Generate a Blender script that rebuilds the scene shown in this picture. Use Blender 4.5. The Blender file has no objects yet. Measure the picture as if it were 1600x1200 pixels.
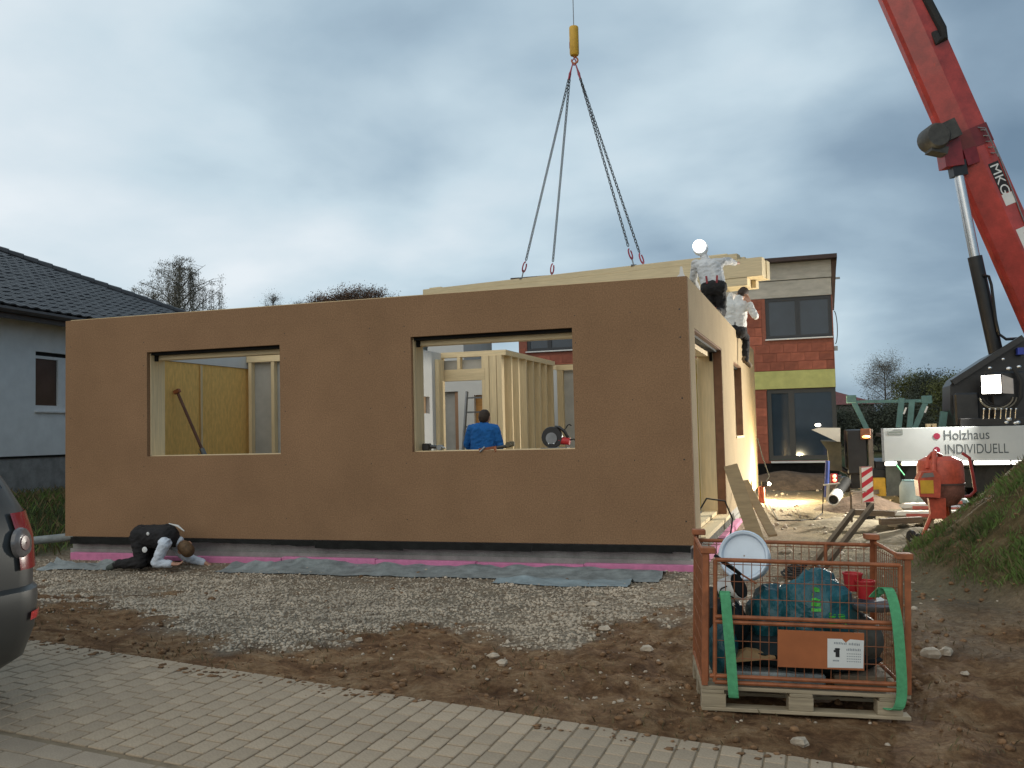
import bpy, math, random
import numpy as np
from mathutils import Vector, Matrix, noise as mn
from math import sin, cos, tan, pi, radians, atan2, sqrt

SC = bpy.context.scene
COL = SC.collection
rng = random.Random(7)
NP = np.random.RandomState(11)

# ------------------------------------------------------------------ camera
FPX, PITCH, ROLL, HEYE = 1477.45, 0.05241411, -0.02286627, 1.62
_f = Vector((0, cos(PITCH), sin(PITCH)))
_u = Vector((0, -sin(PITCH), cos(PITCH)))
_r = Vector((1, 0, 0))
CR = _r * cos(ROLL) + _u * sin(ROLL)
CU = -_r * sin(ROLL) + _u * cos(ROLL)
CP = Vector((0, 0, HEYE))
cam_d = bpy.data.cameras.new('camera')
cam = bpy.data.objects.new('camera', cam_d)
COL.objects.link(cam)
cam.matrix_world = Matrix(((CR.x, CU.x, -_f.x, CP.x), (CR.y, CU.y, -_f.y, CP.y), (CR.z, CU.z, -_f.z, CP.z), (0, 0, 0, 1)))
cam_d.sensor_width = 36
cam_d.lens = FPX / 1600 * 36
cam_d.clip_start = 0.05
cam_d.clip_end = 3000
SC.camera = cam

# ------------------------------------------------------------------ world: overcast dusk sky
W = bpy.data.worlds.new('World')
SC.world = W
W.use_nodes = True
wt = W.node_tree
wt.nodes.clear()
def wn(t, **k):
    n = wt.nodes.new(t)
    for a, b in k.items(): setattr(n, a, b)
    return n
def wmath(op, a, b=None, clamp=False):
    n = wn('ShaderNodeMath', operation=op, use_clamp=clamp)
    for i, x in enumerate((a, b)):
        if x is None: continue
        if isinstance(x, (int, float)): n.inputs[i].default_value = x
        else: wt.links.new(x, n.inputs[i])
    return n.outputs[0]
wout = wn('ShaderNodeOutputWorld'); wbg = wn('ShaderNodeBackground')
wsky = wn('ShaderNodeTexSky', sky_type='NISHITA', sun_disc=False)
wsky.sun_elevation = radians(24); wsky.sun_rotation = radians(205)
wtc = wn('ShaderNodeTexCoord'); wsep = wn('ShaderNodeSeparateXYZ')
wt.links.new(wtc.outputs['Generated'], wsep.inputs[0])
zc = wmath('ADD', wmath('MAXIMUM', wsep.outputs[2], 0.0), 0.34)
wcomb = wn('ShaderNodeCombineXYZ')
wt.links.new(wmath('DIVIDE', wsep.outputs[0], zc), wcomb.inputs[0])
wt.links.new(wmath('DIVIDE', wsep.outputs[1], zc), wcomb.inputs[1])
wmap = wn('ShaderNodeMapping')
wmap.inputs['Location'].default_value = (3.1, 1.35, 0.0)
wmap.inputs['Rotation'].default_value = (0, 0, radians(20))
wmap.inputs['Scale'].default_value = (0.9, 1.0, 1.0)
wt.links.new(wcomb.outputs[0], wmap.inputs[0])
wnz = wn('ShaderNodeTexNoise'); wnz.inputs['Scale'].default_value = 1.9
wnz.inputs['Detail'].default_value = 7; wnz.inputs['Roughness'].default_value = 0.47; wnz.inputs['Distortion'].default_value = 0.15
wt.links.new(wmap.outputs[0], wnz.inputs['Vector'])
wnz2 = wn('ShaderNodeTexNoise'); wnz2.inputs['Scale'].default_value = 0.8; wnz2.inputs['Detail'].default_value = 3
wt.links.new(wmap.outputs[0], wnz2.inputs['Vector'])
# brightness: noise plus a slow fall from the left (west glow) to the right
side = wmath('MULTIPLY', wsep.outputs[0], -0.36)
val0 = wmath('ADD', wmath('ADD', wmath('SUBTRACT', wmath('MULTIPLY', wnz.outputs[0], 0.90), 0.065), wmath('MULTIPLY', wnz2.outputs[0], 0.47)), side)
val = wmath('ADD', val0, wmath('MULTIPLY', wmath('SUBTRACT', 0.30, wsep.outputs[2]), 0.16))
wr = wn('ShaderNodeValToRGB')
cr = wr.color_ramp
cr.elements[0].position = 0.28; cr.elements[0].color = (0.165, 0.25, 0.345, 1)
cr.elements[1].position = 0.88; cr.elements[1].color = (0.84, 0.91, 0.96, 1)
for p, c in ((0.42, (0.265, 0.37, 0.475, 1)), (0.54, (0.405, 0.535, 0.64, 1)), (0.68, (0.60, 0.735, 0.82, 1))):
    e = cr.elements.new(p); e.color = c
wt.links.new(val, wr.inputs[0])
wmul = wn('ShaderNodeMix', data_type='RGBA', blend_type='MULTIPLY'); wmul.inputs[0].default_value = 1.0
wt.links.new(wsky.outputs[0], wmul.inputs[6]); wmul.inputs[7].default_value = (0.07, 0.07, 0.07, 1)
wmix = wn('ShaderNodeMix', data_type='RGBA'); wmix.inputs[0].default_value = 0.93
wt.links.new(wmul.outputs[2], wmix.inputs[6]); wt.links.new(wr.outputs[0], wmix.inputs[7])
wt.links.new(wmix.outputs[2], wbg.inputs[0]); wbg.inputs[1].default_value = 1.0
wt.links.new(wbg.outputs[0], wout.inputs[0])

sun_d = bpy.data.lights.new('sun', 'SUN'); sun_d.energy = 0.8; sun_d.angle = radians(75); sun_d.color = (1.0, 0.85, 0.64)
sun = bpy.data.objects.new('sun', sun_d); COL.objects.link(sun)
sun.rotation_euler = (radians(50), 0, radians(-25))
vs = SC.view_settings
vs.view_transform = 'Standard'; vs.look = 'None'; vs.exposure = 0.0; vs.gamma = 1.0; vs.use_curve_mapping = False
SC.cycles.max_bounces = 6

# ------------------------------------------------------------------ frames: the site is laid out along the new house
YAW = 0.31590657
A0 = Vector((1.8875, 9.9995, 0.40462))          # outer bottom corner of the new house (front right)
EX = Vector((cos(YAW), -sin(YAW), 0)); EY = Vector((sin(YAW), cos(YAW), 0)); EZ = Vector((0, 0, 1))
def H(x, y, z): return A0 + EX * x + EY * y + EZ * z
def toh(p):
    q = Vector(p) - A0; return (q.dot(EX), q.dot(EY), q.z)
def ray(px, py): return _f + CR * ((px - 800) / FPX) + CU * ((600 - py) / FPX)
def at(px, py, depth):                            # point at a depth (m) behind a spot of the photograph
    d = ray(px, py); return CP + d * (depth / d.y)
def hf(px, py, v):                                # same, on the plane Y' = v of the house frame; returns house coordinates
    d = ray(px, py); P0 = A0 + EY * v
    return Vector(toh(CP + d * ((P0 - CP).dot(EY) / d.dot(EY))))
def proj(P):
    d = Vector(P) - CP; k = d.dot(_f); return (800 + FPX * d.dot(CR) / k, 600 - FPX * d.dot(CU) / k)

# ------------------------------------------------------------------ materials
MATS = {}
def M(name, col, rough=0.75, var=0.12, scale=6.0, stretch=(1, 1, 1), bump=0.0, bscale=None, metal=0.0, col2=None, detail=4, rnd=0.0, speck=0.0, sscale=120, spec=0.5, trans=0.0, alpha=1.0, coat=0.0, emit=None, estr=0.0):
    if name in MATS: return MATS[name]
    m = bpy.data.materials.new(name); m.use_nodes = True
    t = m.node_tree; t.nodes.clear()
    N = t.nodes.new; L = t.links.new
    out = N('ShaderNodeOutputMaterial'); b = N('ShaderNodeBsdfPrincipled'); L(b.outputs[0], out.inputs[0])
    b.inputs['Roughness'].default_value = rough; b.inputs['Metallic'].default_value = metal
    b.inputs['Specular IOR Level'].default_value = spec
    if trans: b.inputs['Transmission Weight'].default_value = trans
    if coat: b.inputs['Coat Weight'].default_value = coat
    if alpha < 1: b.inputs['Alpha'].default_value = alpha
    tc = N('ShaderNodeTexCoord'); mp = N('ShaderNodeMapping'); L(tc.outputs['Object'], mp.inputs[0])
    mp.inputs['Scale'].default_value = stretch
    nz = N('ShaderNodeTexNoise'); L(mp.outputs[0], nz.inputs['Vector']); nz.inputs['Scale'].default_value = scale
    nz.inputs['Detail'].default_value = detail; nz.inputs['Roughness'].default_value = 0.62
    rp = N('ShaderNodeValToRGB'); L(nz.outputs[0], rp.inputs[0])
    c2 = col2 if col2 else tuple(min(1, x * (1 + var)) for x in col)
    c1 = col if col2 else tuple(x * (1 - var) for x in col)
    rp.color_ramp.elements[0].position = 0.32; rp.color_ramp.elements[0].color = (*c1, 1)
    rp.color_ramp.elements[1].position = 0.68; rp.color_ramp.elements[1].color = (*c2, 1)
    cout = rp.outputs[0]
    def mulv(src, fac_socket, lo, hi):
        mr = N('ShaderNodeMapRange'); L(fac_socket, mr.inputs[0]); mr.inputs[3].default_value = lo; mr.inputs[4].default_value = hi
        mx = N('ShaderNodeMix'); mx.data_type = 'RGBA'; mx.blend_type = 'MULTIPLY'; mx.inputs[0].default_value = 1
        L(src, mx.inputs[6]); L(mr.outputs[0], mx.inputs[7]); return mx.outputs[2]
    if speck:
        n2 = N('ShaderNodeTexNoise'); L(tc.outputs['Object'], n2.inputs['Vector']); n2.inputs['Scale'].default_value = sscale; n2.inputs['Detail'].default_value = 2
        mr = n2.outputs[0]
        mrr = N('ShaderNodeMapRange'); L(mr, mrr.inputs[0]); mrr.inputs[1].default_value = 0.3; mrr.inputs[2].default_value = 0.7
        mrr.inputs[3].default_value = 1 - speck; mrr.inputs[4].default_value = 1 + speck
        mx = N('ShaderNodeMix'); mx.data_type = 'RGBA'; mx.blend_type = 'MULTIPLY'; mx.inputs[0].default_value = 1
        L(cout, mx.inputs[6]); L(mrr.outputs[0], mx.inputs[7]); cout = mx.outputs[2]
    if rnd:
        oi = N('ShaderNodeObjectInfo'); cout = mulv(cout, oi.outputs['Random'], 1 - rnd, 1 + rnd)
    L(cout, b.inputs['Base Color'])
    if bump:
        bp = N('ShaderNodeBump'); bp.inputs['Strength'].default_value = bump; bp.inputs['Distance'].default_value = 0.02
        if bscale:
            n3 = N('ShaderNodeTexNoise'); L(mp.outputs[0], n3.inputs['Vector']); n3.inputs['Scale'].default_value = bscale; n3.inputs['Detail'].default_value = 3
            L(n3.outputs[0], bp.inputs['Height'])
        else: L(nz.outputs[0], bp.inputs['Height'])
        L(bp.outputs[0], b.inputs['Normal'])
    if emit:
        b.inputs['Emission Color'].default_value = (*emit, 1); b.inputs['Emission Strength'].default_value = estr
    MATS[name] = m
    return m

fibre = M('fibreboard', (0.272, 0.163, 0.092), 0.95, 0.08, 1.2, speck=0.20, sscale=70, bump=0.15, bscale=160, spec=0.1)
wood = M('planed_spruce', (0.73, 0.58, 0.355), 0.75, 0.12, 4.0, (9, 9, .6), bump=0.05, rnd=0.10, spec=0.25)
woodx = M('planed_spruce_lengthwise', (0.73, 0.58, 0.355), 0.75, 0.12, 4.0, (.6, 9, 9), bump=0.05, rnd=0.10, spec=0.25)
glulam = M('glued_beam_wood', (0.64, 0.53, 0.34), 0.7, 0.10, 3.0, (1, 14, 14), bump=0.04, rnd=0.08, spec=0.25)
osb = M('strand_board', (0.78, 0.49, 0.16), 0.8, 0.14, 22, (1, 1, 0.35), detail=5, spec=0.2)
gypsum = M('white_gypsum_board', (0.62, 0.62, 0.60), 0.9, 0.05, 2)
greyboard = M('grey_gypsum_fibreboard', (0.42, 0.41, 0.38), 0.9, 0.12, 3)
orangewood = M('orange_plywood', (0.48, 0.24, 0.07), 0.7, 0.15, 5, (1, 1, 6))
concrete = M('grey_concrete', (0.27, 0.265, 0.25), 0.92, 0.22, 5, bump=0.3, bscale=40, speck=0.1)
pinkfoam = M('pink_foam_board', (0.60, 0.20, 0.36), 0.85, 0.12, 9, bump=0.08, bscale=60)
blackfoil = M('black_foil', (0.012, 0.012, 0.011), 0.75, 0.3, 9, bump=0.4, bscale=14, spec=0.15)
slategrey = M('grey_blue_membrane', (0.22, 0.245, 0.245), 0.6, 0.3, 7, bump=0.5, bscale=18)
darkwood = M('weathered_wood', (0.16, 0.12, 0.08), 0.85, 0.3, 5, (1, 1, 10), bump=0.2)
palletwood = M('pallet_wood', (0.34, 0.28, 0.19), 0.85, 0.25, 4, (.8, 10, 10), bump=0.15, rnd=0.15)
steelrust = M('brown_painted_steel', (0.30, 0.098, 0.036), 0.6, 0.3, 12, bump=0.1)
redsteel = M('red_crane_paint', (0.36, 0.040, 0.030), 0.32, 0.38, 2.2, coat=0.3, bump=0.05, speck=0.08, sscale=40)
reddark = M('orange_red_mixer_paint', (0.50, 0.085, 0.045), 0.5, 0.22, 9, speck=0.12, sscale=30)
chrome = M('chromed_steel', (0.62, 0.64, 0.66), 0.22, 0.05, 8, metal=0.9)
steel = M('grey_steel', (0.22, 0.23, 0.24), 0.45, 0.15, 10, metal=0.6)
blackmetal = M('black_machine_paint', (0.012, 0.012, 0.013), 0.35, 0.35, 6, spec=0.5)
rubber = M('black_rubber', (0.02, 0.02, 0.02), 0.8, 0.2, 20)
whitepaint = M('white_panel_paint', (0.41, 0.44, 0.455), 0.45, 0.06, 2)
yellowpaint = M('yellow_paint', (0.62, 0.36, 0.03), 0.5, 0.15, 9)
redplastic = M('red_plastic', (0.45, 0.02, 0.025), 0.5, 0.12, 9)
greenstrap = M('green_webbing', (0.09, 0.36, 0.17), 0.85, 0.16, 30, bump=0.3, bscale=200)
tealpaint = M('teal_grey_paint', (0.10, 0.21, 0.20), 0.55, 0.15, 9)
darkred = M('dark_red_print', (0.22, 0.01, 0.04), 0.5, 0.05)
darktext = M('dark_grey_print', (0.06, 0.075, 0.085), 0.6, 0.05)
whiteprint = M('white_print', (0.72, 0.72, 0.70), 0.6, 0.06)
blackprint = M('black_print', (0.015, 0.015, 0.016), 0.6, 0.05)
glassdark = M('dark_window_glass', (0.028, 0.045, 0.065), 0.06, 0.2, 1, spec=0.35)
brownglass = M('brown_blind_behind_glass', (0.055, 0.035, 0.028), 0.25, 0.2, 3, spec=0.6)
render_w = M('white_render', (0.74, 0.75, 0.73), 0.95, 0.06, 3, bump=0.3, bscale=90)
tiles_d = M('anthracite_roof_tile', (0.035, 0.038, 0.044), 0.55, 0.3, 7, rnd=0.2)
brick_r = M('red_clay_block', (0.33, 0.105, 0.066), 0.9, 0.3, 2.5, rnd=0.25, speck=0.1)
mortar = M('mortar', (0.27, 0.098, 0.066), 0.95, 0.15, 12)
conc_l = M('pale_concrete_band', (0.43, 0.41, 0.36), 0.9, 0.2, 4, (0.5, 1, 2), bump=0.15)
foamgreen = M('yellow_green_foam_board', (0.46, 0.46, 0.17), 0.9, 0.12, 5)
skin = M('skin', (0.46, 0.25, 0.17), 0.55, 0.08, 12)
hairm = M('dark_brown_hair', (0.035, 0.02, 0.012), 0.7, 0.3, 40)
hairl = M('brown_hair', (0.13, 0.075, 0.035), 0.7, 0.3, 40)
eyem = M('eye', (0.03, 0.02, 0.02), 0.2, 0.1)
cl_white = M('white_cotton', (0.62, 0.62, 0.60), 0.92, 0.08, 10, bump=0.5, bscale=14)
cl_grey = M('light_grey_cotton', (0.50, 0.51, 0.52), 0.92, 0.12, 8, bump=0.6, bscale=14)
cl_black = M('black_work_cloth', (0.014, 0.013, 0.014), 0.9, 0.3, 10, bump=0.5, bscale=14)
cl_blue = M('blue_fleece', (0.012, 0.13, 0.42), 0.9, 0.12, 10, bump=0.5, bscale=14)
cl_ltblue = M('pale_blue_sleeve_cloth', (0.60, 0.66, 0.74), 0.92, 0.08, 10, bump=0.5, bscale=14)
bootm = M('brown_boot_leather', (0.14, 0.10, 0.06), 0.7, 0.2, 15)
carpaint = M('dark_grey_car_paint', (0.050, 0.052, 0.050), 0.45, 0.08, 3, coat=0.12, metal=0.2)
carglass = M('car_glass', (0.03, 0.06, 0.07), 0.05, 0.1, 2, spec=0.9)
redlens = M('red_tail_lens', (0.30, 0.012, 0.025), 0.15, 0.1, 6, coat=0.6)
clearlens = M('clear_lens', (0.17, 0.155, 0.15), 0.15, 0.2, 30, coat=0.6)
bark = M('bark', (0.085, 0.072, 0.062), 0.95, 0.25, 9)
leaf_b = M('olive_birch_leaf', (0.13, 0.12, 0.09), 0.8, 0.4, 1.2)
leaf_o = M('russet_leaf', (0.13, 0.075, 0.045), 0.8, 0.4, 1.2)
leaf_g = M('dull_green_leaf', (0.095, 0.105, 0.028), 0.8, 0.45, 0.8)
leaf_d = M('dark_green_leaf', (0.048, 0.058, 0.036), 0.8, 0.45, 0.8)
grassm = M('grass_blade', (0.085, 0.135, 0.026), 0.75, 0.5, 1.3)
drygrass = M('dry_grass_blade', (0.13, 0.10, 0.045), 0.8, 0.3, 1.3)
stonem = M('limestone_gravel', (0.46, 0.385, 0.295), 0.95, 0.3, 3.0, speck=0.12, sscale=60)
clodm = M('earth_clod', (0.20, 0.112, 0.055), 1.0, 0.5, 14, bump=.6, bscale=50)
bagblue = M('dark_teal_bag_plastic', (0.010, 0.085, 0.105), 0.32, 0.3, 6, bump=1.0, bscale=16, spec=0.45)
baggreen = M('bright_green_print', (0.06, 0.40, 0.04), 0.4, 0.1)
bagdark = M('black_bag_plastic', (0.012, 0.02, 0.022), 0.5, 0.3, 6, bump=0.6, bscale=9, spec=0.2)
cardboard = M('cardboard', (0.30, 0.19, 0.09), 0.9, 0.15, 5)
signrust = M('rust_brown_sign', (0.35, 0.11, 0.035), 0.7, 0.12, 5)
paper = M('white_paper', (0.66, 0.68, 0.66), 0.8, 0.06, 6)
clearfilm = M('pale_plastic_film', (0.42, 0.50, 0.48), 0.3, 0.15, 5, bump=0.5, bscale=8)
bagwhite = M('white_cement_bag', (0.62, 0.56, 0.46), 0.85, 0.1, 8, bump=0.3, bscale=12)
bagred = M('red_bag_print', (0.48, 0.12, 0.09), 0.8, 0.12, 8)
cyanlip = M('white_lid_plastic', (0.66, 0.75, 0.84), 0.35, 0.06, 6)
tarp = M('grey_tarpaulin', (0.10, 0.11, 0.10), 0.7, 0.3, 6)
orangeroof = M('red_brown_roof', (0.16, 0.055, 0.05), 0.85, 0.2, 5)
greyroof = M('grey_slate_roof', (0.085, 0.10, 0.125), 0.7, 0.15, 5)
def EM(name, col, s): return M(name, (0.8, 0.8, 0.8), 0.5, 0, 1, emit=col, estr=s)
em_flood = EM('flood_lamp_face', (1.0, 0.93, 0.80), 14)
em_strip = EM('white_light_strip', (1.0, 0.95, 0.85), 2.2)
em_amber = EM('amber_lamp', (1.0, 0.42, 0.05), 4)
em_red = EM('red_lamp', (1.0, 0.12, 0.04), 5)
em_yel = EM('yellow_lamp', (1.0, 0.75, 0.02), 2.2)
em_head = EM('head_lamp_face', (0.95, 1.0, 1.0), 3.0)

# ------------------------------------------------------------------ mesh builder
def rotz(a): return Matrix.Rotation(a, 4, 'Z')
def frame(p0, p1, up=Vector((0, 0, 1))):
    z = (Vector(p1) - Vector(p0)).normalized()
    x = up.cross(z)
    if x.length < 1e-4: x = Vector((1, 0, 0)).cross(z)
    x.normalize(); y = z.cross(x)
    return x, y, z
class MB:
    def __init__(s): s.v = []; s.f = []; s.m = []; s.mi = 0; s.T = None
    def add(s, vs, fs):
        o = len(s.v)
        if s.T is not None: vs = [s.T @ Vector(v) for v in vs]
        s.v += [tuple(v) for v in vs]; s.f += [tuple(i + o for i in f) for f in fs]; s.m += [s.mi] * len(fs)
        return s
    def box(s, a, b, bev=0.0):
        x0, y0, z0 = a; x1, y1, z1 = b
        if x0 > x1: x0, x1 = x1, x0
        if y0 > y1: y0, y1 = y1, y0
        if z0 > z1: z0, z1 = z1, z0
        if bev <= 0:
            vs = [(x0, y0, z0), (x1, y0, z0), (x1, y1, z0), (x0, y1, z0), (x0, y0, z1), (x1, y0, z1), (x1, y1, z1), (x0, y1, z1)]
            return s.add(vs, [(0, 3, 2, 1), (4, 5, 6, 7), (0, 1, 5, 4), (1, 2, 6, 5), (2, 3, 7, 6), (3, 0, 4, 7)])
        e = min(bev, (x1 - x0) * .45, (y1 - y0) * .45, (z1 - z0) * .45)
        vs = []
        idx = {}
        for ix, (xo, xi) in enumerate(((x0, x0 + e), (x1, x1 - e))):
            for iy, (yo, yi) in enumerate(((y0, y0 + e), (y1, y1 - e))):
                for iz, (zo, zi) in enumerate(((z0, z0 + e), (z1, z1 - e))):
                    idx[ix, iy, iz] = len(vs); vs += [(xo, yi, zi), (xi, yo, zi), (xi, yi, zo)]
        g = lambda ix, iy, iz, a: idx[ix, iy, iz] + a
        fs = [(g(0,0,0,0), g(0,0,1,0), g(0,1,1,0), g(0,1,0,0)), (g(1,0,0,0), g(1,1,0,0), g(1,1,1,0), g(1,0,1,0)),
              (g(0,0,0,1), g(1,0,0,1), g(1,0,1,1), g(0,0,1,1)), (g(0,1,0,1), g(0,1,1,1), g(1,1,1,1), g(1,1,0,1)),
              (g(0,0,0,2), g(0,1,0,2), g(1,1,0,2), g(1,0,0,2)), (g(0,0,1,2), g(1,0,1,2), g(1,1,1,2), g(0,1,1,2))]
        for a in (0, 1):
            for b in (0, 1):
                q = (g(0,a,b,1), g(1,a,b,1), g(1,a,b,2), g(0,a,b,2)); fs.append(q)
                q = (g(a,0,b,0), g(a,1,b,0), g(a,1,b,2), g(a,0,b,2)); fs.append(q)
                q = (g(a,b,0,0), g(a,b,1,0), g(a,b,1,1), g(a,b,0,1)); fs.append(q)
                for c in (0, 1): fs.append((g(a,b,c,0), g(a,b,c,1), g(a,b,c,2)))
        return s.add(vs, fs)
    def cyl(s, p0, p1, r0, r1=None, n=10, cap=True):
        r1 = r0 if r1 is None else r1
        p0 = Vector(p0); p1 = Vector(p1); x, y, z = frame(p0, p1)
        vs = []
        for p, r in ((p0, r0), (p1, r1)):
            for i in range(n): a = 2 * pi * i / n; vs.append(p + x * (r * cos(a)) + y * (r * sin(a)))
        fs = [(i, (i + 1) % n, n + (i + 1) % n, n + i) for i in range(n)]
        if cap: fs += [tuple(range(n))[::-1], tuple(range(n, 2 * n))]
        return s.add(vs, fs)
    def tube(s, pts, r, n=6, cap=True):
        pts = [Vector(p) for p in pts]; rs = r if isinstance(r, (list, tuple)) else [r] * len(pts)
        vs = []; pr = None
        for i, p in enumerate(pts):
            d = (pts[min(i + 1, len(pts) - 1)] - pts[max(i - 1, 0)]).normalized()
            if pr is None:
                x = d.orthogonal().normalized()
            else:
                x = (pr - d * pr.dot(d)).normalized()
            pr = x; y = d.cross(x)
            for k in range(n): a = 2 * pi * k / n; vs.append(p + x * (rs[i] * cos(a)) + y * (rs[i] * sin(a)))
        fs = []
        for i in range(len(pts) - 1):
            for k in range(n): fs.append((i * n + k, i * n + (k + 1) % n, (i + 1) * n + (k + 1) % n, (i + 1) * n + k))
        if cap: fs += [tuple(range(n))[::-1], tuple(range((len(pts) - 1) * n, len(pts) * n))]
        return s.add(vs, fs)
    def bar(s, p0, p1, w, h, up=Vector((0, 0, 1))):       # rectangular bar
        p0 = Vector(p0); p1 = Vector(p1); x, y, z = frame(p0, p1, up)
        vs = [p + x * (sx * w / 2) + y * (sy * h / 2) for p in (p0, p1) for sx, sy in ((-1, -1), (1, -1), (1, 1), (-1, 1))]
        return s.add(vs, [(3, 2, 1, 0), (4, 5, 6, 7), (0, 1, 5, 4), (1, 2, 6, 5), (2, 3, 7, 6), (3, 0, 4, 7)])
    def lathe(s, prof, n=20, c=(0, 0, 0), ax=None, cap=True):   # prof: (r, z)
        vs = []; c = Vector(c)
        if ax is None: x, y, z = Vector((1, 0, 0)), Vector((0, 1, 0)), Vector((0, 0, 1))
        else: x, y, z = frame((0, 0, 0), ax)
        for r, h in prof:
            for i in range(n): a = 2 * pi * i / n; vs.append(c + x * (r * cos(a)) + y * (r * sin(a)) + z * h)
        fs = []
        for j in range(len(prof) - 1):
            for i in range(n): fs.append((j * n + i, j * n + (i + 1) % n, (j + 1) * n + (i + 1) % n, (j + 1) * n + i))
        if cap: fs += [tuple(range(n))[::-1], tuple(range((len(prof) - 1) * n, len(prof) * n))]
        return s.add(vs, fs)
    def prism(s, poly, p, ex):                         # poly: list of 3D points, extruded by vector ex
        n = len(poly); ex = Vector(ex); P = [Vector(q) + Vector(p) for q in poly]
        vs = P + [q + ex for q in P]
        return s.add(vs, [tuple(range(n))[::-1], tuple(range(n, 2 * n))] + [(i, (i + 1) % n, n + (i + 1) % n, n + i) for i in range(n)])
    def ball(s, c, r, n=10, m=7, sc=(1, 1, 1)):
        c = Vector(c); vs = [c + Vector((0, 0, -r * sc[2]))]
        for j in range(1, m):
            t = -pi / 2 + pi * j / m
            for i in range(n): a = 2 * pi * i / n; vs.append(c + Vector((r * sc[0] * cos(t) * cos(a), r * sc[1] * cos(t) * sin(a), r * sc[2] * sin(t))))
        vs.append(c + Vector((0, 0, r * sc[2])))
        fs = [(0, 1 + (i + 1) % n, 1 + i) for i in range(n)]
        for j in range(m - 2):
            for i in range(n): fs.append((1 + j * n + i, 1 + j * n + (i + 1) % n, 1 + (j + 1) * n + (i + 1) % n, 1 + (j + 1) * n + i))
        o = 1 + (m - 2) * n
        fs += [(o + i, o + (i + 1) % n, len(vs) - 1) for i in range(n)]
        return s.add(vs, fs)
    def quad(s, a, b, c, d): return s.add([a, b, c, d], [(0, 1, 2, 3)])
    def mesh(s, name, mats, smooth=False):
        me = bpy.data.meshes.new(name); me.from_pydata(s.v, [], s.f)
        mats = mats if isinstance(mats, (list, tuple)) else [mats]
        for m in mats: me.materials.append(m)
        if len(mats) > 1: me.polygons.foreach_set('material_index', s.m)
        if smooth: me.polygons.foreach_set('use_smooth', [True] * len(me.polygons)); me.set_sharp_from_angle(angle=radians(38))
        me.update(); return me
    def build(s, name, mats, parent=None, smooth=False, **kw):
        o = bpy.data.objects.new(name, s.mesh(name, mats, smooth)); COL.objects.link(o)
        if parent is not None: o.parent = parent
        tag(o, **kw); return o
def tag(o, label=None, cat=None, group=None, kind=None):
    if label: o['label'] = label
    if cat: o['category'] = cat
    if group: o['group'] = group
    if kind: o['kind'] = kind
    return o
def thing(name, label, cat, loc=(0, 0, 0), rz=0.0, group=None):
    o = bpy.data.objects.new(name, None); COL.objects.link(o); o.empty_display_size = 0.2
    o.location = loc; o.rotation_euler = (0, 0, rz)
    return tag(o, label, cat, group)
def copyo(o, parent=None):
    c = o.copy(); COL.objects.link(c)
    if parent is not None: c.parent = parent
    return c
def copy_tree(o, parent=None):
    c = copyo(o, parent)
    for ch in list(o.children): copy_tree(ch, c)
    return c
def text(name, body, size, mat, parent, mtx, ext=0.0015, align='LEFT', xs=1.0):
    cu = bpy.data.curves.new(name, 'FONT'); cu.body = body; cu.size = size; cu.extrude = ext; cu.align_x = align
    ob = bpy.data.objects.new(name, cu); COL.objects.link(ob)
    dg = bpy.context.evaluated_depsgraph_get(); dg.update()
    me = bpy.data.meshes.new_from_object(ob.evaluated_get(dg))
    COL.objects.unlink(ob); bpy.data.objects.remove(ob)
    me.materials.clear(); me.materials.append(mat)
    o = bpy.data.objects.new(name, me); COL.objects.link(o); o.parent = parent
    o.matrix_local = mtx @ Matrix.Diagonal((xs, 1, 1, 1)); return o
def mtx(o, x, y, z):
    x, y, z = Vector(x), Vector(y), Vector(z)
    return Matrix(((x.x, y.x, z.x, o[0]), (x.y, y.y, z.y, o[1]), (x.z, y.z, z.z, o[2]), (0, 0, 0, 1)))
def npmesh(name, V, F, mats, mi=None, parent=None, smooth=False, **kw):
    me = bpy.data.meshes.new(name)
    V = np.asarray(V, np.float32); F = np.asarray(F, np.int32); k = F.shape[1]
    me.vertices.add(len(V)); me.vertices.foreach_set('co', V.ravel())
    me.loops.add(F.size); me.loops.foreach_set('vertex_index', F.ravel())
    me.polygons.add(len(F)); me.polygons.foreach_set('loop_start', np.arange(0, F.size, k, dtype=np.int32))
    for m in (mats if isinstance(mats, (list, tuple)) else [mats]): me.materials.append(m)
    if mi is not None: me.polygons.foreach_set('material_index', np.asarray(mi, np.int32))
    if smooth: me.polygons.foreach_set('use_smooth', np.ones(len(F), bool))
    me.update(calc_edges=True); me.validate()
    o = bpy.data.objects.new(name, me); COL.objects.link(o)
    if parent is not None: o.parent = parent
    return tag(o, **kw)

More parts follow.
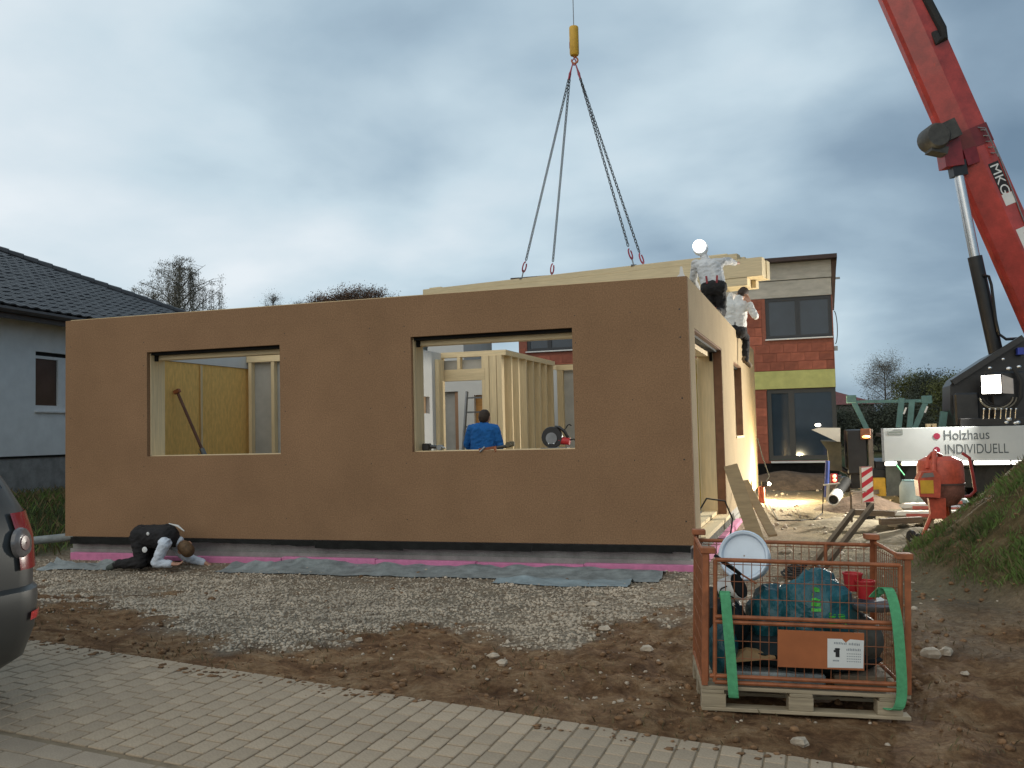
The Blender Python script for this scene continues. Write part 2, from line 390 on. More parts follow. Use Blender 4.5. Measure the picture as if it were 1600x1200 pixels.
# ------------------------------------------------------------------ ground
def sstep(a, b, x):
    t = max(0.0, min(1.0, (x - a) / (b - a))); return t * t * (3 - 2 * t)
def street_z(hx): return 0.106 - 0.0743 * max(-30.0, min(30.0, hx))
MC = (7.05, 9.0)
def fb(x, y, s, o=3): return mn.fractal(Vector((x * s, y * s, 3.7)), 1.0, 2.0, o)
def mound_h(x, y):
    dx, dy = x - MC[0], (y - MC[1]) * 0.88
    if dx > 0: dx *= 0.45
    d = sqrt(dx * dx + dy * dy)
    h = (3.22 - d) * 0.80
    return 0 if h <= 0 else (h if h < 1.3 else 1.3 + (1 - math.exp(-(h - 1.3) / 0.5)) * 0.5)
def base_h(x, y):
    hx, hy, _ = toh((x, y, 0))
    far = sstep(2, 17, hy) * 0.17
    site = 0.10 + 0.004 * max(-9.0, min(4, hx)) + far + .035 * sstep(-.55, -.05, hy) * sstep(.4, .0, hx)
    if hx > 2: site += 0.04 * min(hx - 2, 6) * sstep(0, 6, hy)
    left = sstep(-8.7, -12.0, hx) * sstep(-3.5, 3, hy)
    site = site * (1 - left) + left * 0.62
    st = street_z(hx) - 0.075
    t = sstep(-5.4, -1.6, hy)
    return st * (1 - t) + site * t, hx, hy
def gravel_w(hx, hy):
    b = np.interp(hx, [-9, -7.5, -6.3, -4.8, -3.2, -2.2, -1.2, 0.0, 1.0], [-1.0, -1.7, -2.2, -2.9, -3.9, -3.9, -2.9, -2.6, -2.4])
    n = fb(hx, hy, 0.9) * 1.15 + fb(hx, hy, 3.1) * 0.6
    w = sstep(-0.45, 0.35, (hy - b) + n)
    if hx > 0.3: w *= 1 - 0.55 * sstep(0.3, 1.6, hx)
    return w
def ground_at(x, y, detail=True):
    b, hx, hy = base_h(x, y)
    m = mound_h(x, y)
    h = b + m
    if detail and hy > -5.3:
        near = 1.0 if y < 22 else 0.0
        gw = gravel_w(hx, hy) if near else 0
        a = (1 - 0.7 * gw) * sstep(-5.3, -4.6, hy)
        if -8.4 < hx < 0.1 and -0.25 < hy < 10.4: a *= 0.15
        h += a * (fb(x, y, 1.6, 4) * 0.05 + fb(x, y, 6.0, 4) * 0.026 - abs(fb(x, y, 4.2, 2)) * 0.035) * (1.5 if m > 0.02 else 1)
    if hy <= -5.2: h = street_z(hx) - 0.085
    dx, dy = x - 1.065, y - 5.62; lx = dx * .99255 - dy * .12187; ly = dx * .12187 + dy * .99255
    w = sstep(-.35, -.05, lx) * sstep(1.48, 1.18, lx) * sstep(-.30, -.06, ly) * sstep(1.15, .86, ly)
    if w > 0: h = h * (1 - w) + w * (-.02 - .0384 * lx - .012 + .3 * (h - base_h(x, y)[0]) * (1 if detail else 0))
    return h
def axis(lo, hi, st, far, g=1.16):
    c = list(np.arange(lo, hi + 1e-6, st)); s = st
    while c[-1] < far: s *= g; c.append(c[-1] + s)
    s = st; d = []
    x = lo
    while x > -far: s *= g; x -= s; d.append(x)
    return np.array(d[::-1] + c)
gx = axis(-5.2, 6.2, 0.048, 1500); gy = axis(3.9, 12.6, 0.048, 1500)
nx, ny = len(gx), len(gy)
V = np.zeros((nx * ny, 3), np.float32); GW = np.zeros(nx * ny, np.float32); GR = np.zeros(nx * ny, np.float32); GS = np.zeros(nx * ny, np.float32)
def grass_w(x, y, hx, hy):
    m = mound_h(x, y)
    n = fb(x, y, 1.3) * 0.35
    g = (0.55 + 0.45 * sstep(-.2, .35, fb(x, y, 1.5))) * sstep(0.0, 0.35, m) * sstep(-0.55, 0.15, (y - 7.75) - 0.42 * (x - 4.3) + n * 0.8)
    l = sstep(-8.6, -9.4, hx) * sstep(-3.5, -0.5, hy)
    f = sstep(18, 26, y)
    return min(1, max(g, l, f))
k = 0
for j, y in enumerate(gy):
    for i, x in enumerate(gx):
        x = float(x); y_ = float(y)
        V[k] = (x, y_, ground_at(x, y_, abs(x) < 40 and 2 < y_ < 60))
        if -40 < x < 40 and 2 < y_ < 40:
            hx, hy, _ = toh((x, y_, 0))
            GW[k] = gravel_w(hx, hy) * (1 if y_ < 22 else 0.3) * (1 - sstep(0.02, 0.2, mound_h(x, y_)))
            GR[k] = grass_w(x, y_, hx, hy)
            GS[k] = sstep(0.2, 1.4, hx) * sstep(-2.5, -0.5, hy) * (1 - sstep(0.05, 0.3, mound_h(x, y_)))
        else: GR[k] = 0.8
        k += 1
I = np.arange(nx * ny).reshape(ny, nx)
Fq = np.stack([I[:-1, :-1], I[:-1, 1:], I[1:, 1:], I[1:, :-1]], -1).reshape(-1, 4)
gm = bpy.data.materials.new('site_earth'); gm.use_nodes = True
t = gm.node_tree; t.nodes.clear(); N = t.nodes.new; L = t.links.new
o_ = N('ShaderNodeOutputMaterial'); b_ = N('ShaderNodeBsdfPrincipled'); L(b_.outputs[0], o_.inputs[0])
b_.inputs['Roughness'].default_value = 0.95; b_.inputs['Specular IOR Level'].default_value = 0.2
tc = N('ShaderNodeTexCoord')
def tnoise(s, d=4, r=0.6):
    n = N('ShaderNodeTexNoise'); L(tc.outputs['Object'], n.inputs['Vector']); n.inputs['Scale'].default_value = s; n.inputs['Detail'].default_value = d; n.inputs['Roughness'].default_value = r; return n.outputs[0]
def tramp(src, els):
    r = N('ShaderNodeValToRGB'); L(src, r.inputs[0])
    r.color_ramp.elements[0].position = els[0][0]; r.color_ramp.elements[0].color = (*els[0][1], 1)
    r.color_ramp.elements[1].position = els[-1][0]; r.color_ramp.elements[1].color = (*els[-1][1], 1)
    for p, c in els[1:-1]: e = r.color_ramp.elements.new(p); e.color = (*c, 1)
    return r.outputs[0]
def tmix(f, a, b):
    m = N('ShaderNodeMix'); m.data_type = 'RGBA'; L(f, m.inputs[0]); L(a, m.inputs[6]); L(b, m.inputs[7]); return m.outputs[2]
def tmath(op, a, b):
    m = N('ShaderNodeMath'); m.operation = op; m.use_clamp = True
    for i, q in enumerate((a, b)):
        if isinstance(q, (int, float)): m.inputs[i].default_value = q
        else: L(q, m.inputs[i])
    return m.outputs[0]
def tattr(n): a = N('ShaderNodeAttribute'); a.attribute_name = n; return a.outputs['Fac']
dirt = tramp(tnoise(3.4, 10, 0.78), [(0.33, (0.10, 0.048, 0.023)), (0.45, (0.225, 0.120, 0.058)), (0.53, (0.33, 0.195, 0.098)), (0.60, (0.42, 0.27, 0.15)), (0.70, (0.52, 0.37, 0.22))])
vo = N('ShaderNodeTexVoronoi'); L(tc.outputs['Object'], vo.inputs['Vector']); vo.inputs['Scale'].default_value = 34
grav = tramp(vo.outputs['Color'], [(0.1, (0.23, 0.185, 0.135)), (0.5, (0.35, 0.295, 0.22)), (0.9, (0.47, 0.41, 0.32))])
sand = tramp(tnoise(1.1, 7, 0.65), [(0.3, (0.10, 0.085, 0.06)), (0.5, (0.22, 0.18, 0.115)), (0.7, (0.31, 0.25, 0.15))])
grs = tramp(tnoise(3.0, 6, 0.7), [(0.3, (0.035, 0.045, 0.016)), (0.55, (0.055, 0.075, 0.022)), (0.75, (0.09, 0.075, 0.04))])
fine = tnoise(22, 5, 0.7)
gmask = tmath('MULTIPLY', tattr('gravel'), tmath('ADD', tmath('MULTIPLY', tnoise(8, 4), 1.6), 0.0))
c = tmix(gmask, dirt, grav); c = tmix(tattr('sand'), c, sand); c = tmix(tattr('grass'), c, grs)
fr = tramp(fine, [(0.3, (0.7, 0.7, 0.7)), (0.7, (1.25, 1.25, 1.25))])
mx = N('ShaderNodeMix'); mx.data_type = 'RGBA'; mx.blend_type = 'MULTIPLY'; mx.inputs[0].default_value = 1; L(c, mx.inputs[6]); L(fr, mx.inputs[7])
L(mx.outputs[2], b_.inputs['Base Color'])
bp = N('ShaderNodeBump'); bp.inputs['Strength'].default_value = 0.9; bp.inputs['Distance'].default_value = 0.09; L(tnoise(12, 10, 0.8), bp.inputs['Height']); L(bp.outputs[0], b_.inputs['Normal'])
ground = npmesh('ground', V, Fq, gm, smooth=True, kind='structure')
for nm, arr in (('gravel', GW), ('grass', GR), ('sand', GS)):
    a = ground.data.attributes.new(nm, 'FLOAT', 'POINT'); a.data.foreach_set('value', arr)

# ------------------------------------------------------------------ paved street
slope = math.atan(0.0743)
ST = Matrix.Translation(Vector((H(0, -5.2, 0).x, H(0, -5.2, 0).y, street_z(0)))) @ rotz(-YAW) @ Matrix.Rotation(slope, 4, 'Y')
bedm = M('joint_sand', (0.235, 0.178, 0.112), 0.95, 0.25, 9, bump=0.3, bscale=60)
paverm = M('grey_concrete_paver', (0.365, 0.284, 0.198), 0.9, 0.13, 1.1, rnd=0.10, speck=0.13, sscale=80, bump=0.15, bscale=110)
gutm = M('gutter_stone', (0.33, 0.265, 0.195), 0.9, 0.13, 3, rnd=0.1, speck=0.1, bump=0.15, bscale=90)
mb = MB(); mb.box((-30, -7.5, -0.30), (14, -0.01, -0.007))
street = mb.build('street', bedm); street.matrix_world = ST; tag(street, kind='structure')
PX, PY = 0.104, 0.149
def paver_mesh(i):
    r = random.Random(i); m = MB(); e = 0.0025
    m.box((-0.0485 + r.random() * e, -0.0705 + r.random() * e, -0.05), (0.0485 - r.random() * e, 0.0705 - r.random() * e, 0.0), 0.004)
    return m.mesh('paver', paverm)
pm = [paver_mesh(i) for i in range(5)]
SINV = ST
cand = []
i0, i1 = int(-24 / PX), int(12 / PX)
for i in range(i0, i1):
    for j in range(9):
        x = i * PX; y = -0.0860 - j * PY - (PY / 2 if i % 2 else 0)
        if j == 8 and i % 2: continue
        cand.append((x, y, 0.0))
    if i % 2: cand.append((x, -0.049, 1.0)); cand.append((x, -1.315, 1.0))
for i in range(int(-9 / PX), int(-1 / PX)):            # carriageway beyond the gutter
    for j in range(7): cand.append((i * PX, -1.92 - j * PY - (PY / 2 if i % 2 else 0), 0.0))
def inframe(p, mrg=40):
    d = p - CP
    if d.dot(_f) < 0.3: return False
    q = proj(p); return -mrg < q[0] < 1600 + mrg and -mrg < q[1] < 1200 + mrg
scored = []
for c_ in cand:
    p = ST @ Vector((c_[0], c_[1], 0)); vis = inframe(p)
    scored.append(((0 if vis else 1000) + (p - CP).length, c_))
scored.sort(key=lambda q: q[0])
rest = MB(); cnt = 0
for sc_, (x, y, half) in scored:
    z = mn.noise(Vector((x * 0.8, y * 0.8, 1))) * 0.006 + rng.uniform(-0.0012, 0.0012)
    rx, ry = rng.uniform(-0.006, 0.006), rng.uniform(-0.007, 0.007)
    if cnt < 300 and sc_ < 1000 and not half:
        o = bpy.data.objects.new('paver', pm[cnt % 5]); COL.objects.link(o); o.parent = street
        o.location = (x + rng.uniform(-.0015, .0015), y + rng.uniform(-.0015, .0015), z); o.rotation_euler = (rx, ry, rng.uniform(-0.012, 0.012)); cnt += 1
    else:
        rest.T = Matrix.Translation((x, y, z)) @ Matrix.Rotation(rx, 4, 'X') @ Matrix.Rotation(ry, 4, 'Y')
        hl = 0.033 if half else 0.0705
        rest.box((-0.0485, -hl, -0.05), (0.0485, hl, 0), 0.004)
rest.T = None
rest.build('paver_field', paverm, street, kind='stuff')
gut = MB(); gut.box((-0.097, -0.072, -0.06), (0.097, 0.072, 0), 0.006); gme = gut.mesh('gutter_stone', gutm)
for i in range(-60, 14):
    for j in range(2):
        x = i * 0.20 + j * .1; p = ST @ Vector((x, -1.60, 0))
        if -48 < i < 5:
            o = bpy.data.objects.new('gutter_stone', gme); COL.objects.link(o); o.parent = street
            o.location = (x, -1.458 - j * .15, -0.004 + rng.uniform(-.002, .002)); o.rotation_euler = (rng.uniform(-.01, .01), rng.uniform(-.01, .01), rng.uniform(-.01, .01))

# ------------------------------------------------------------------ gravel, clods, grass
def icos(n, seed):
    m = MB(); m.ball((0, 0, 0), 1.0, 6, 4); r = np.random.RandomState(seed)
    v = np.array(m.v) * (1 + r.uniform(-0.25, 0.25, (len(m.v), 1))); v[:, 2] *= 0.7
    fs = []
    for f in m.f: fs += [f] if len(f) == 3 else [(f[0], f[1], f[2]), (f[0], f[2], f[3])]
    return v, np.array(fs)
PROTO = [icos(0, s) for s in range(6)]
def scatter(name, pts, rad, mat, label=None, kind='stuff', sink=0.25):
    Vs, Fs, o = [], [], 0
    for q, ((x, y), r) in enumerate(zip(pts, rad)):
        v, f = PROTO[q % 6]; a = NP.uniform(0, 2 * pi); ca, sa = cos(a), sin(a)
        w = v * r * np.array([NP.uniform(.7, 1.3), NP.uniform(.7, 1.2), NP.uniform(.7, 1.1)])
        w = np.stack([w[:, 0] * ca - w[:, 1] * sa, w[:, 0] * sa + w[:, 1] * ca, w[:, 2]], 1)
        w += np.array([x, y, ground_at(x, y) + r * sink]); Vs.append(w); Fs.append(f + o); o += len(v)
    return npmesh(name, np.concatenate(Vs), np.concatenate(Fs), mat, kind=kind)
pts, rad = [], []
def inhouse(hx, hy): return -8.25 < hx < 0.02 and -0.1 < hy < 10.4
while len(pts) < 21000:
    hx = rng.uniform(-9.5, 1.6); hy = -rng.random() ** 0.9 * 4.6
    p = H(hx, hy, 0); gw = gravel_w(hx, hy)
    dens = gw ** 1.5 * (0.75 + 0.8 * fb(hx, hy, 1.2))
    if hy > -0.95: dens *= 0.45
    if rng.random() < dens + 0.008 + 0.06 * max(0, fb(hx + 9, hy, 0.8)):
        pts.append((p.x, p.y)); rad.append(0.007 + 0.012 * rng.random() ** 3)
scatter('gravel', pts, rad, stonem)
pts, rad = [], []
for _ in range(2600):
    hx = rng.uniform(0.1, 8); hy = rng.uniform(-1.8, 13); p = H(hx, hy, 0)
    if mound_h(p.x, p.y) > 0.05: continue
    if rng.random() < 0.45 + 0.9 * fb(hx, hy, 0.6): pts.append((p.x, p.y)); rad.append(0.012 + 0.05 * rng.random() ** 4)
scatter('rubble', pts, rad, stonem)
pts, rad = [], []
for _ in range(14000):
    hx = rng.uniform(-9, 5.5); hy = -rng.random() * 5.1; p = H(hx, hy, 0)
    if inhouse(hx, hy) or rng.random() < gravel_w(hx, hy) - 0.05: continue
    if rng.random() < 0.5 + 0.9 * fb(hx, hy, 1.7): pts.append((p.x, p.y)); rad.append(0.005 + 0.026 * rng.random() ** 4)
for _ in range(1800):
    x = rng.uniform(3.2, 6.2); y = rng.uniform(5.2, 11)
    if mound_h(x, y) > 0.02: pts.append((x, y)); rad.append(0.006 + 0.02 * rng.random() ** 4)
scatter('earth_clods', pts, rad, clodm)
Vs, Fs, o_n = [], [], 0
for q in range(900):
    hx = rng.uniform(-6.5, 2.5); d = abs(rng.gauss(0, .10)); hy = -5.2 - d
    if rng.random() > .35 + .9 * fb(hx, hy, 1.5): continue
    if q < 60: hx = rng.choice((-.1, .25, -2.1)) + rng.gauss(0, .05); hy = -5.36 + rng.gauss(0, .02)
    v, f = PROTO[q % 6]; r = .004 + .014 * rng.random() ** 3; p = H(hx, hy, 0); w = v * r * np.array([1.5, 1.3, .6]); w += np.array([p.x, p.y, street_z(hx) + .002]); Vs.append(w); Fs.append(f + o_n); o_n += len(v)
npmesh('mud_crumbs', np.concatenate(Vs), np.concatenate(Fs), clodm, kind='stuff')
def blades(name, n, gen, hmin, hmax, mat, w=0.006):
    Vs = np.zeros((n * 4, 3), np.float32); q = 0; ok = 0
    while ok < n and q < n * 40:
        q += 1; g = gen()
        if g is None: continue
        x, y = g; z = ground_at(x, y) - 0.01; a = rng.uniform(0, 2 * pi); h = rng.uniform(hmin, hmax); b = rng.uniform(0, 2 * pi); ln = h * rng.uniform(.2, .9)
        dx, dy = cos(a) * w, sin(a) * w; ex, ey = cos(b) * ln, sin(b) * ln
        Vs[ok * 4] = (x - dx, y - dy, z); Vs[ok * 4 + 1] = (x + dx, y + dy, z)
        Vs[ok * 4 + 2] = (x + ex * .45 + dx * .7, y + ey * .45 + dy * .7, z + h * .65); Vs[ok * 4 + 3] = (x + ex, y + ey, z + h)
        ok += 1
    Vs = Vs[:ok * 4]; i = np.arange(ok)[:, None] * 4
    F = np.concatenate([i + np.array([[0, 1, 2]]), i + np.array([[0, 2, 3]])])
    return npmesh(name, Vs, F, mat, kind='stuff')
def gen_m():
    x = rng.uniform(3.4, 6.6); y = rng.uniform(6.6, 11.5); hx, hy, _ = toh((x, y, 0))
    return (x, y) if mound_h(x, y) > 0.01 and rng.random() < (grass_w(x, y, hx, hy) ** 2) * (0.55 + 1.6 * fb(x, y, 1.5) + .6 * fb(x, y, 5)) else None
blades('mound_grass', 30000, gen_m, 0.02, 0.085, grassm, 0.004)
blades('mound_dry_grass', 5000, gen_m, 0.03, 0.12, drygrass, 0.003)
def gen_l():
    hx = rng.uniform(-14, -8.5); hy = rng.uniform(-2.5, 7)
    p = H(hx, hy, 0); return (p.x, p.y) if rng.random() < grass_w(p.x, p.y, hx, hy) else None
blades('verge_grass', 6000, gen_l, 0.05, 0.20, grassm, 0.007)
blades('verge_dry_grass', 4000, gen_l, 0.06, 0.24, drygrass, 0.006)
def gen_d():
    hx = rng.uniform(-8.5, 3); hy = rng.uniform(-5.15, -1.5)
    return (lambda p: (p.x, p.y))(H(hx, hy, 0)) if rng.random() < (1 - gravel_w(hx, hy)) * (0.15 + 0.8 * fb(hx, hy, 1.1)) else None
blades('sparse_weeds', 1500, gen_d, 0.015, 0.06, drygrass, 0.004)

# ------------------------------------------------------------------ the new timber house
def wallgrid(mb, u0, u1, z0, z1, d0, d1, holes, fn):
    us = sorted({u0, u1, *[h[0] for h in holes], *[h[1] for h in holes]}); zs = sorted({z0, z1, *[h[2] for h in holes], *[h[3] for h in holes]})
    us = [u for u in us if u0 <= u <= u1]; zs = [z for z in zs if z0 <= z <= z1]
    solid = {}
    for i in range(len(us) - 1):
        for j in range(len(zs) - 1):
            uc, zc = (us[i] + us[i + 1]) / 2, (zs[j] + zs[j + 1]) / 2
            solid[i, j] = not any(h[0] < uc < h[1] and h[2] < zc < h[3] for h in holes)
    for (i, j), s in solid.items():
        if not s: continue
        a, b, c, d = us[i], us[i + 1], zs[j], zs[j + 1]
        mb.quad(fn(a, d0, c), fn(b, d0, c), fn(b, d0, d), fn(a, d0, d)); mb.quad(fn(a, d1, c), fn(a, d1, d), fn(b, d1, d), fn(b, d1, c))
        if not solid.get((i - 1, j)): mb.quad(fn(a, d0, c), fn(a, d0, d), fn(a, d1, d), fn(a, d1, c))
        if not solid.get((i + 1, j)): mb.quad(fn(b, d0, c), fn(b, d1, c), fn(b, d1, d), fn(b, d0, d))
        if not solid.get((i, j - 1)): mb.quad(fn(a, d0, c), fn(a, d1, c), fn(b, d1, c), fn(b, d0, c))
        if not solid.get((i, j + 1)): mb.quad(fn(a, d0, d), fn(b, d0, d), fn(b, d1, d), fn(a, d1, d))
    return mb
FN = lambda u, d, z: Vector((u, d, z))
SD = lambda u, d, z: Vector((-d, u, z))
house = thing('timber_house', 'brown fibreboard prefabricated house shell without a roof, two window holes in its front', 'house', A0, -YAW)
W1 = (-6.93, -4.97, 1.03, 2.37); W2 = (-3.22, -1.275, 1.03, 2.37)
LX = -8.235
def part(name, mats, fn, parent=house, smooth=False, **kw):
    m = MB(); fn(m); return m.build(name, mats, parent, smooth, **kw)
# foundation
slab = part('concrete_slab', concrete, lambda m: (m.box((LX + .04, .05, -.30), (-.04, 10.25, -.165)), m.box((LX + .06, .07, -.165), (-.06, 10.23, -.004))))
xs_ = [LX + .12, -7.1, -6.2, -4.95, -3.7, -2.45, -1.2, -.02]
for i in range(7):
    if i in (1,): z0, z1 = -.285, -.235
    else: z0, z1 = -.31, -.208 - (i % 3) * .008
    part('insulation_board', pinkfoam, lambda m: m.box((xs_[i] + .004, -.045 + (i % 2) * .006, z0), (xs_[i + 1] - .004, .048, z1), .004), slab)
for i in range(4): part('insulation_board', pinkfoam, lambda m: m.box((-.036, .1 + i * 1.3, -.32), (.05 + (i % 2) * .01, 1.36 + i * 1.3, -.20), .004), slab)
def foil(m):
    r = random.Random(5); u = LX + .1
    while u < -.1:
        w = r.uniform(.5, 1.6); w = min(w, -.05 - u); d0 = r.uniform(.045, .105)
        if -7.3 < u < -5.7: d0 = .05
        n = max(2, int(w / .12)); top = []; bot = []
        for k in range(n + 1):
            x = u + w * k / n; top.append(Vector((x, -.004 - r.uniform(0, .006), .012 - .02))); bot.append(Vector((x, -.016 - r.uniform(0, .018), -d0 - r.uniform(0, .012))))
        for k in range(n): m.quad(top[k], top[k + 1], bot[k + 1], bot[k])
        u += w
    for k in range(10):
        m.quad(Vector((.03, .1 + k * .4, -.01)), Vector((.03, .5 + k * .4, -.01)), Vector((.05, .5 + k * .4, -.11)), Vector((.05, .1 + k * .4, -.10)))
part('foil_skirt', blackfoil, foil, slab)
# front wall
HOLES = [W1, W2]
fw = part('front_wall', wood, lambda m: wallgrid(m, LX + .01, -.31, 0.0, 2.84, .065, .30, [(h[0] - .022, h[1] + .022, h[2] - .03, 2.52) for h in HOLES], FN))
part('cladding_board', fibre, lambda m: wallgrid(m, LX, -.002, .0, 2.6186, 0, .062, HOLES, FN), fw)
part('cladding_board', fibre, lambda m: m.box((LX, .0, 2.619), (-.002, .062, 2.85)), fw)
part('wall_plate', woodx, lambda m: m.box((LX + .02, .07, 2.842), (-.32, .29, 2.868)), fw)
for h in HOLES:
    for s in (0, 1):
        u = h[s]; a, b = (u - .018, u + .012) if s == 0 else (u - .012, u + .018)
        part('window_jamb', wood, lambda m: m.box((a, .064, h[2]), (b, .335, 2.36)), fw)
    part('window_sill', woodx, lambda m: m.box((h[0] + .002, .064, h[2] - .025), (h[1] - .002, .345, h[2] + .008)), fw)
    part('window_header', woodx, lambda m: m.box((h[0] - .02, .172, 2.278), (h[1] + .02, .325, 2.345)), fw)
    part('shutter_slot', blackfoil, lambda m: (m.box((h[0] - .01, .066, 2.335), (h[1] + .01, .170, 2.51)), m.box((h[0] + .013, .13, 2.26), (h[0] + .05, .168, 2.334))), fw)
scr = MB()
for u in (-.09, -.62, -1.24, -3.3, -3.75, -4.9, -6.98, -8.15):
    for z in (.25, .9, 1.55, 2.2, 2.5): scr.cyl((u, -.0015, z), (u, .002, z), .009 if u > -.1 else .006, n=8)
scr.build('screw_heads', blackmetal, fw, kind='stuff')
part('joint_tape', whiteprint, lambda m: m.prism([(-.11, .02, 2.853), (-.02, .02, 2.853), (-.035, .02, 2.88), (-.05, .02, 2.96), (-.07, .02, 2.96), (-.08, .02, 2.88)], (0, 0, 0), (0, .012, 0)), fw)
# side wall
DOOR = (.50, 3.45, -.01, 2.34); W3 = (5.33, 6.84, 1.085, 2.29)
sw = part('side_wall', wood, lambda m: wallgrid(m, .31, 10.29, 0.0, 2.84, .065, .30, [(.48, 3.49, -.01, 2.45), (W3[0] - .02, W3[1] + .03, W3[2] - .03, 2.36)], SD))
part('cladding_board', M('lamplit_fibreboard', (0.37, 0.285, 0.18), 0.95, 0.07, 2.2, speck=0.15, sscale=70, bump=0.12, bscale=160, spec=0.1), lambda m: wallgrid(m, .064, 10.30, .0, 2.85, .0, .062, [DOOR, W3], SD), sw)  # paler copy of the front fibreboard, lamp light put into its colour
for (u0, u1, z0, z1) in (DOOR, W3):
    part('reveal_board', M('brown_edge_board', (0.20, 0.10, 0.055), .9, .15, 9), lambda m: (m.box((-.118, u1 - .022, max(z0, .0)), (-.004, u1 - .002, z1 - .002)), m.box((-.118, u0 + .01, z1 - .022), (-.004, u1 - .023, z1 - .003))), sw)
    part('jamb', wood, lambda m: m.box((-.345, u1 - .03, max(z0, .0)), (-.12, u1 + .02, z1)), sw)
    part('jamb', wood, lambda m: m.box((-.345, u0 - .015, max(z0, 0)), (-.064, u0 + .008, z1)), sw)
    part('header', wood, lambda m: m.box((-.325, u0 - .02, z1 - .11), (-.172, u1 + .03, z1 + .05)), sw)
    part('shutter_slot', blackfoil, lambda m: (m.box((-.170, u0, z1 - .05), (-.064, u1 + .0, z1 + .10)), m.box((-.166, u1 - .07, z1 - .17), (-.125, u1 - .033, z1 - .055))), sw)
part('sill', woodx, lambda m: m.box((-.34, W3[0] + .002, W3[2] - .026), (.015, W3[1] - .002, W3[2] + .008)), sw)
part('threshold', woodx, lambda m: (m.box((-.12, .52, -.02), (.045, 3.42, .028)), m.box((-.30, .51, .029), (-.125, 3.43, .075))), sw)
part('sealing_tape', M('yellow_sealing_tape', (.55, .42, .04), .6, .1, 9), lambda m: m.box((-.348, 3.30, .08), (-.346, 3.40, 2.2)), sw)
# left wall, rear wall
lw = part('left_wall', fibre, lambda m: wallgrid(m, .31, 10.29, 0.0, 2.85, LX + .005, LX + .22, [], lambda u, d, z: Vector((d, u, z))))
for i in range(8):
    y0 = .34 + i * 1.245
    if i == 7: continue
    part('strand_board_panel', osb, lambda m: m.box((LX + .222, y0 + .002, .03), (LX + .24, y0 + 1.243, 2.42)), lw)
part('lining_strip', gypsum, lambda m: m.box((LX + .222, .34, 2.425), (LX + .262, 9.9, 2.63)), lw)
part('wall_stud', wood, lambda m: m.box((LX + .262, 2.52, .03), (LX + .275, 2.56, 2.4)), lw)
rw = part('rear_wall', fibre, lambda m: wallgrid(m, LX + .24, -.32, 0, 2.72, 10.03, 10.29, [(-6.96, -6.6, .02, 2.15), (-3.2, -1.6, .9, 2.2)], FN))
part('lining_board', gypsum, lambda m: wallgrid(m, LX + .25, -.33, 0, 2.60, 10.0, 10.028, [(-6.96, -6.6, .02, 2.15), (-3.2, -1.6, .9, 2.2)], FN), rw)
part('wall_plate', woodx, lambda m: m.box((LX + .25, 10.0, 2.605), (-.33, 10.02, 2.70)), rw)
# partition across the left room
p1 = part('partition_wall', greyboard, lambda m: m.box((-7.94, 3.875, .02), (-5.1, 3.90, 2.52)))
part('top_plate', woodx, lambda m: m.box((-7.96, 3.76, 2.525), (-5.0, 3.91, 2.63)), p1)
for u in (-7.93, -7.49, -6.87, -6.25, -5.63): part('stud', wood, lambda m: m.box((u, 3.77, .02), (u + .06, 3.872, 2.523)), p1)
# white wall beside the doorway wall
p2 = part('partition_wall', gypsum, lambda m: wallgrid(m, 1.4, 5.05, .02, 2.63, 4.90, 4.995, [(4.12, 4.47, 1.58, 1.86)], lambda u, d, z: Vector((-d, u, z))))
part('cable_recess', M('wood_in_recess', (.40, .26, .15), .8, .15, 6), lambda m: m.box((-4.99, 4.10, 1.56), (-4.965, 4.49, 1.88)), p2)
part('stud', wood, lambda m: m.box((-4.897, 4.72, .02), (-4.83, 4.95, 2.5)), p2)
# doorway wall
p3 = part('partition_wall', greyboard, lambda m: wallgrid(m, -4.88, -3.86, 2.28, 2.50, 5.10, 5.12, [], FN))
part('top_plate', woodx, lambda m: m.box((-4.99, 5.0, 2.545), (-3.72, 5.12, 2.635)), p3)
part('lintel', woodx, lambda m: m.box((-4.875, 4.985, 2.14), (-4.10, 5.11, 2.335)), p3)
for u, w in ((-4.985, .10), (-4.60, .055), (-4.155, .13), (-4.015, .12), (-3.885, .09)):
    z0 = .02 if w != .055 else 2.337
    part('stud', wood, lambda m: m.box((u, 4.99, z0), (u + w, 5.12, 2.543)), p3)
# long open stud wall
p4 = part('partition_wall', woodx, lambda m: m.box((-3.87, 5.13, 2.545), (-3.72, 8.1, 2.635)))
part('sole_plate', woodx, lambda m: m.box((-3.87, 5.13, .02), (-3.72, 8.1, .08)), p4)
for y in (5.30, 5.70, 6.15, 6.60, 7.03, 7.45, 7.92): part('stud', wood, lambda m: m.box((-3.865, y, .081), (-3.725, y + .06, 2.543)), p4)
part('backing_board', wood, lambda m: m.box((-3.90, 6.3, .05), (-3.872, 8.1, 2.54)), p4)
p5 = part('partition_wall', greyboard, lambda m: m.box((-3.6, 8.21, .02), (-.36, 8.235, 2.45)))
part('top_plate', woodx, lambda m: m.box((-3.70, 8.10, 2.455), (-.35, 8.24, 2.55)), p5)
for u in (-3.69, -2.9, -2.2, -1.5, -.8): part('stud', wood, lambda m: m.box((u, 8.11, .02), (u + .12 if u == -3.69 else u + .06, 8.208, 2.453)), p5)
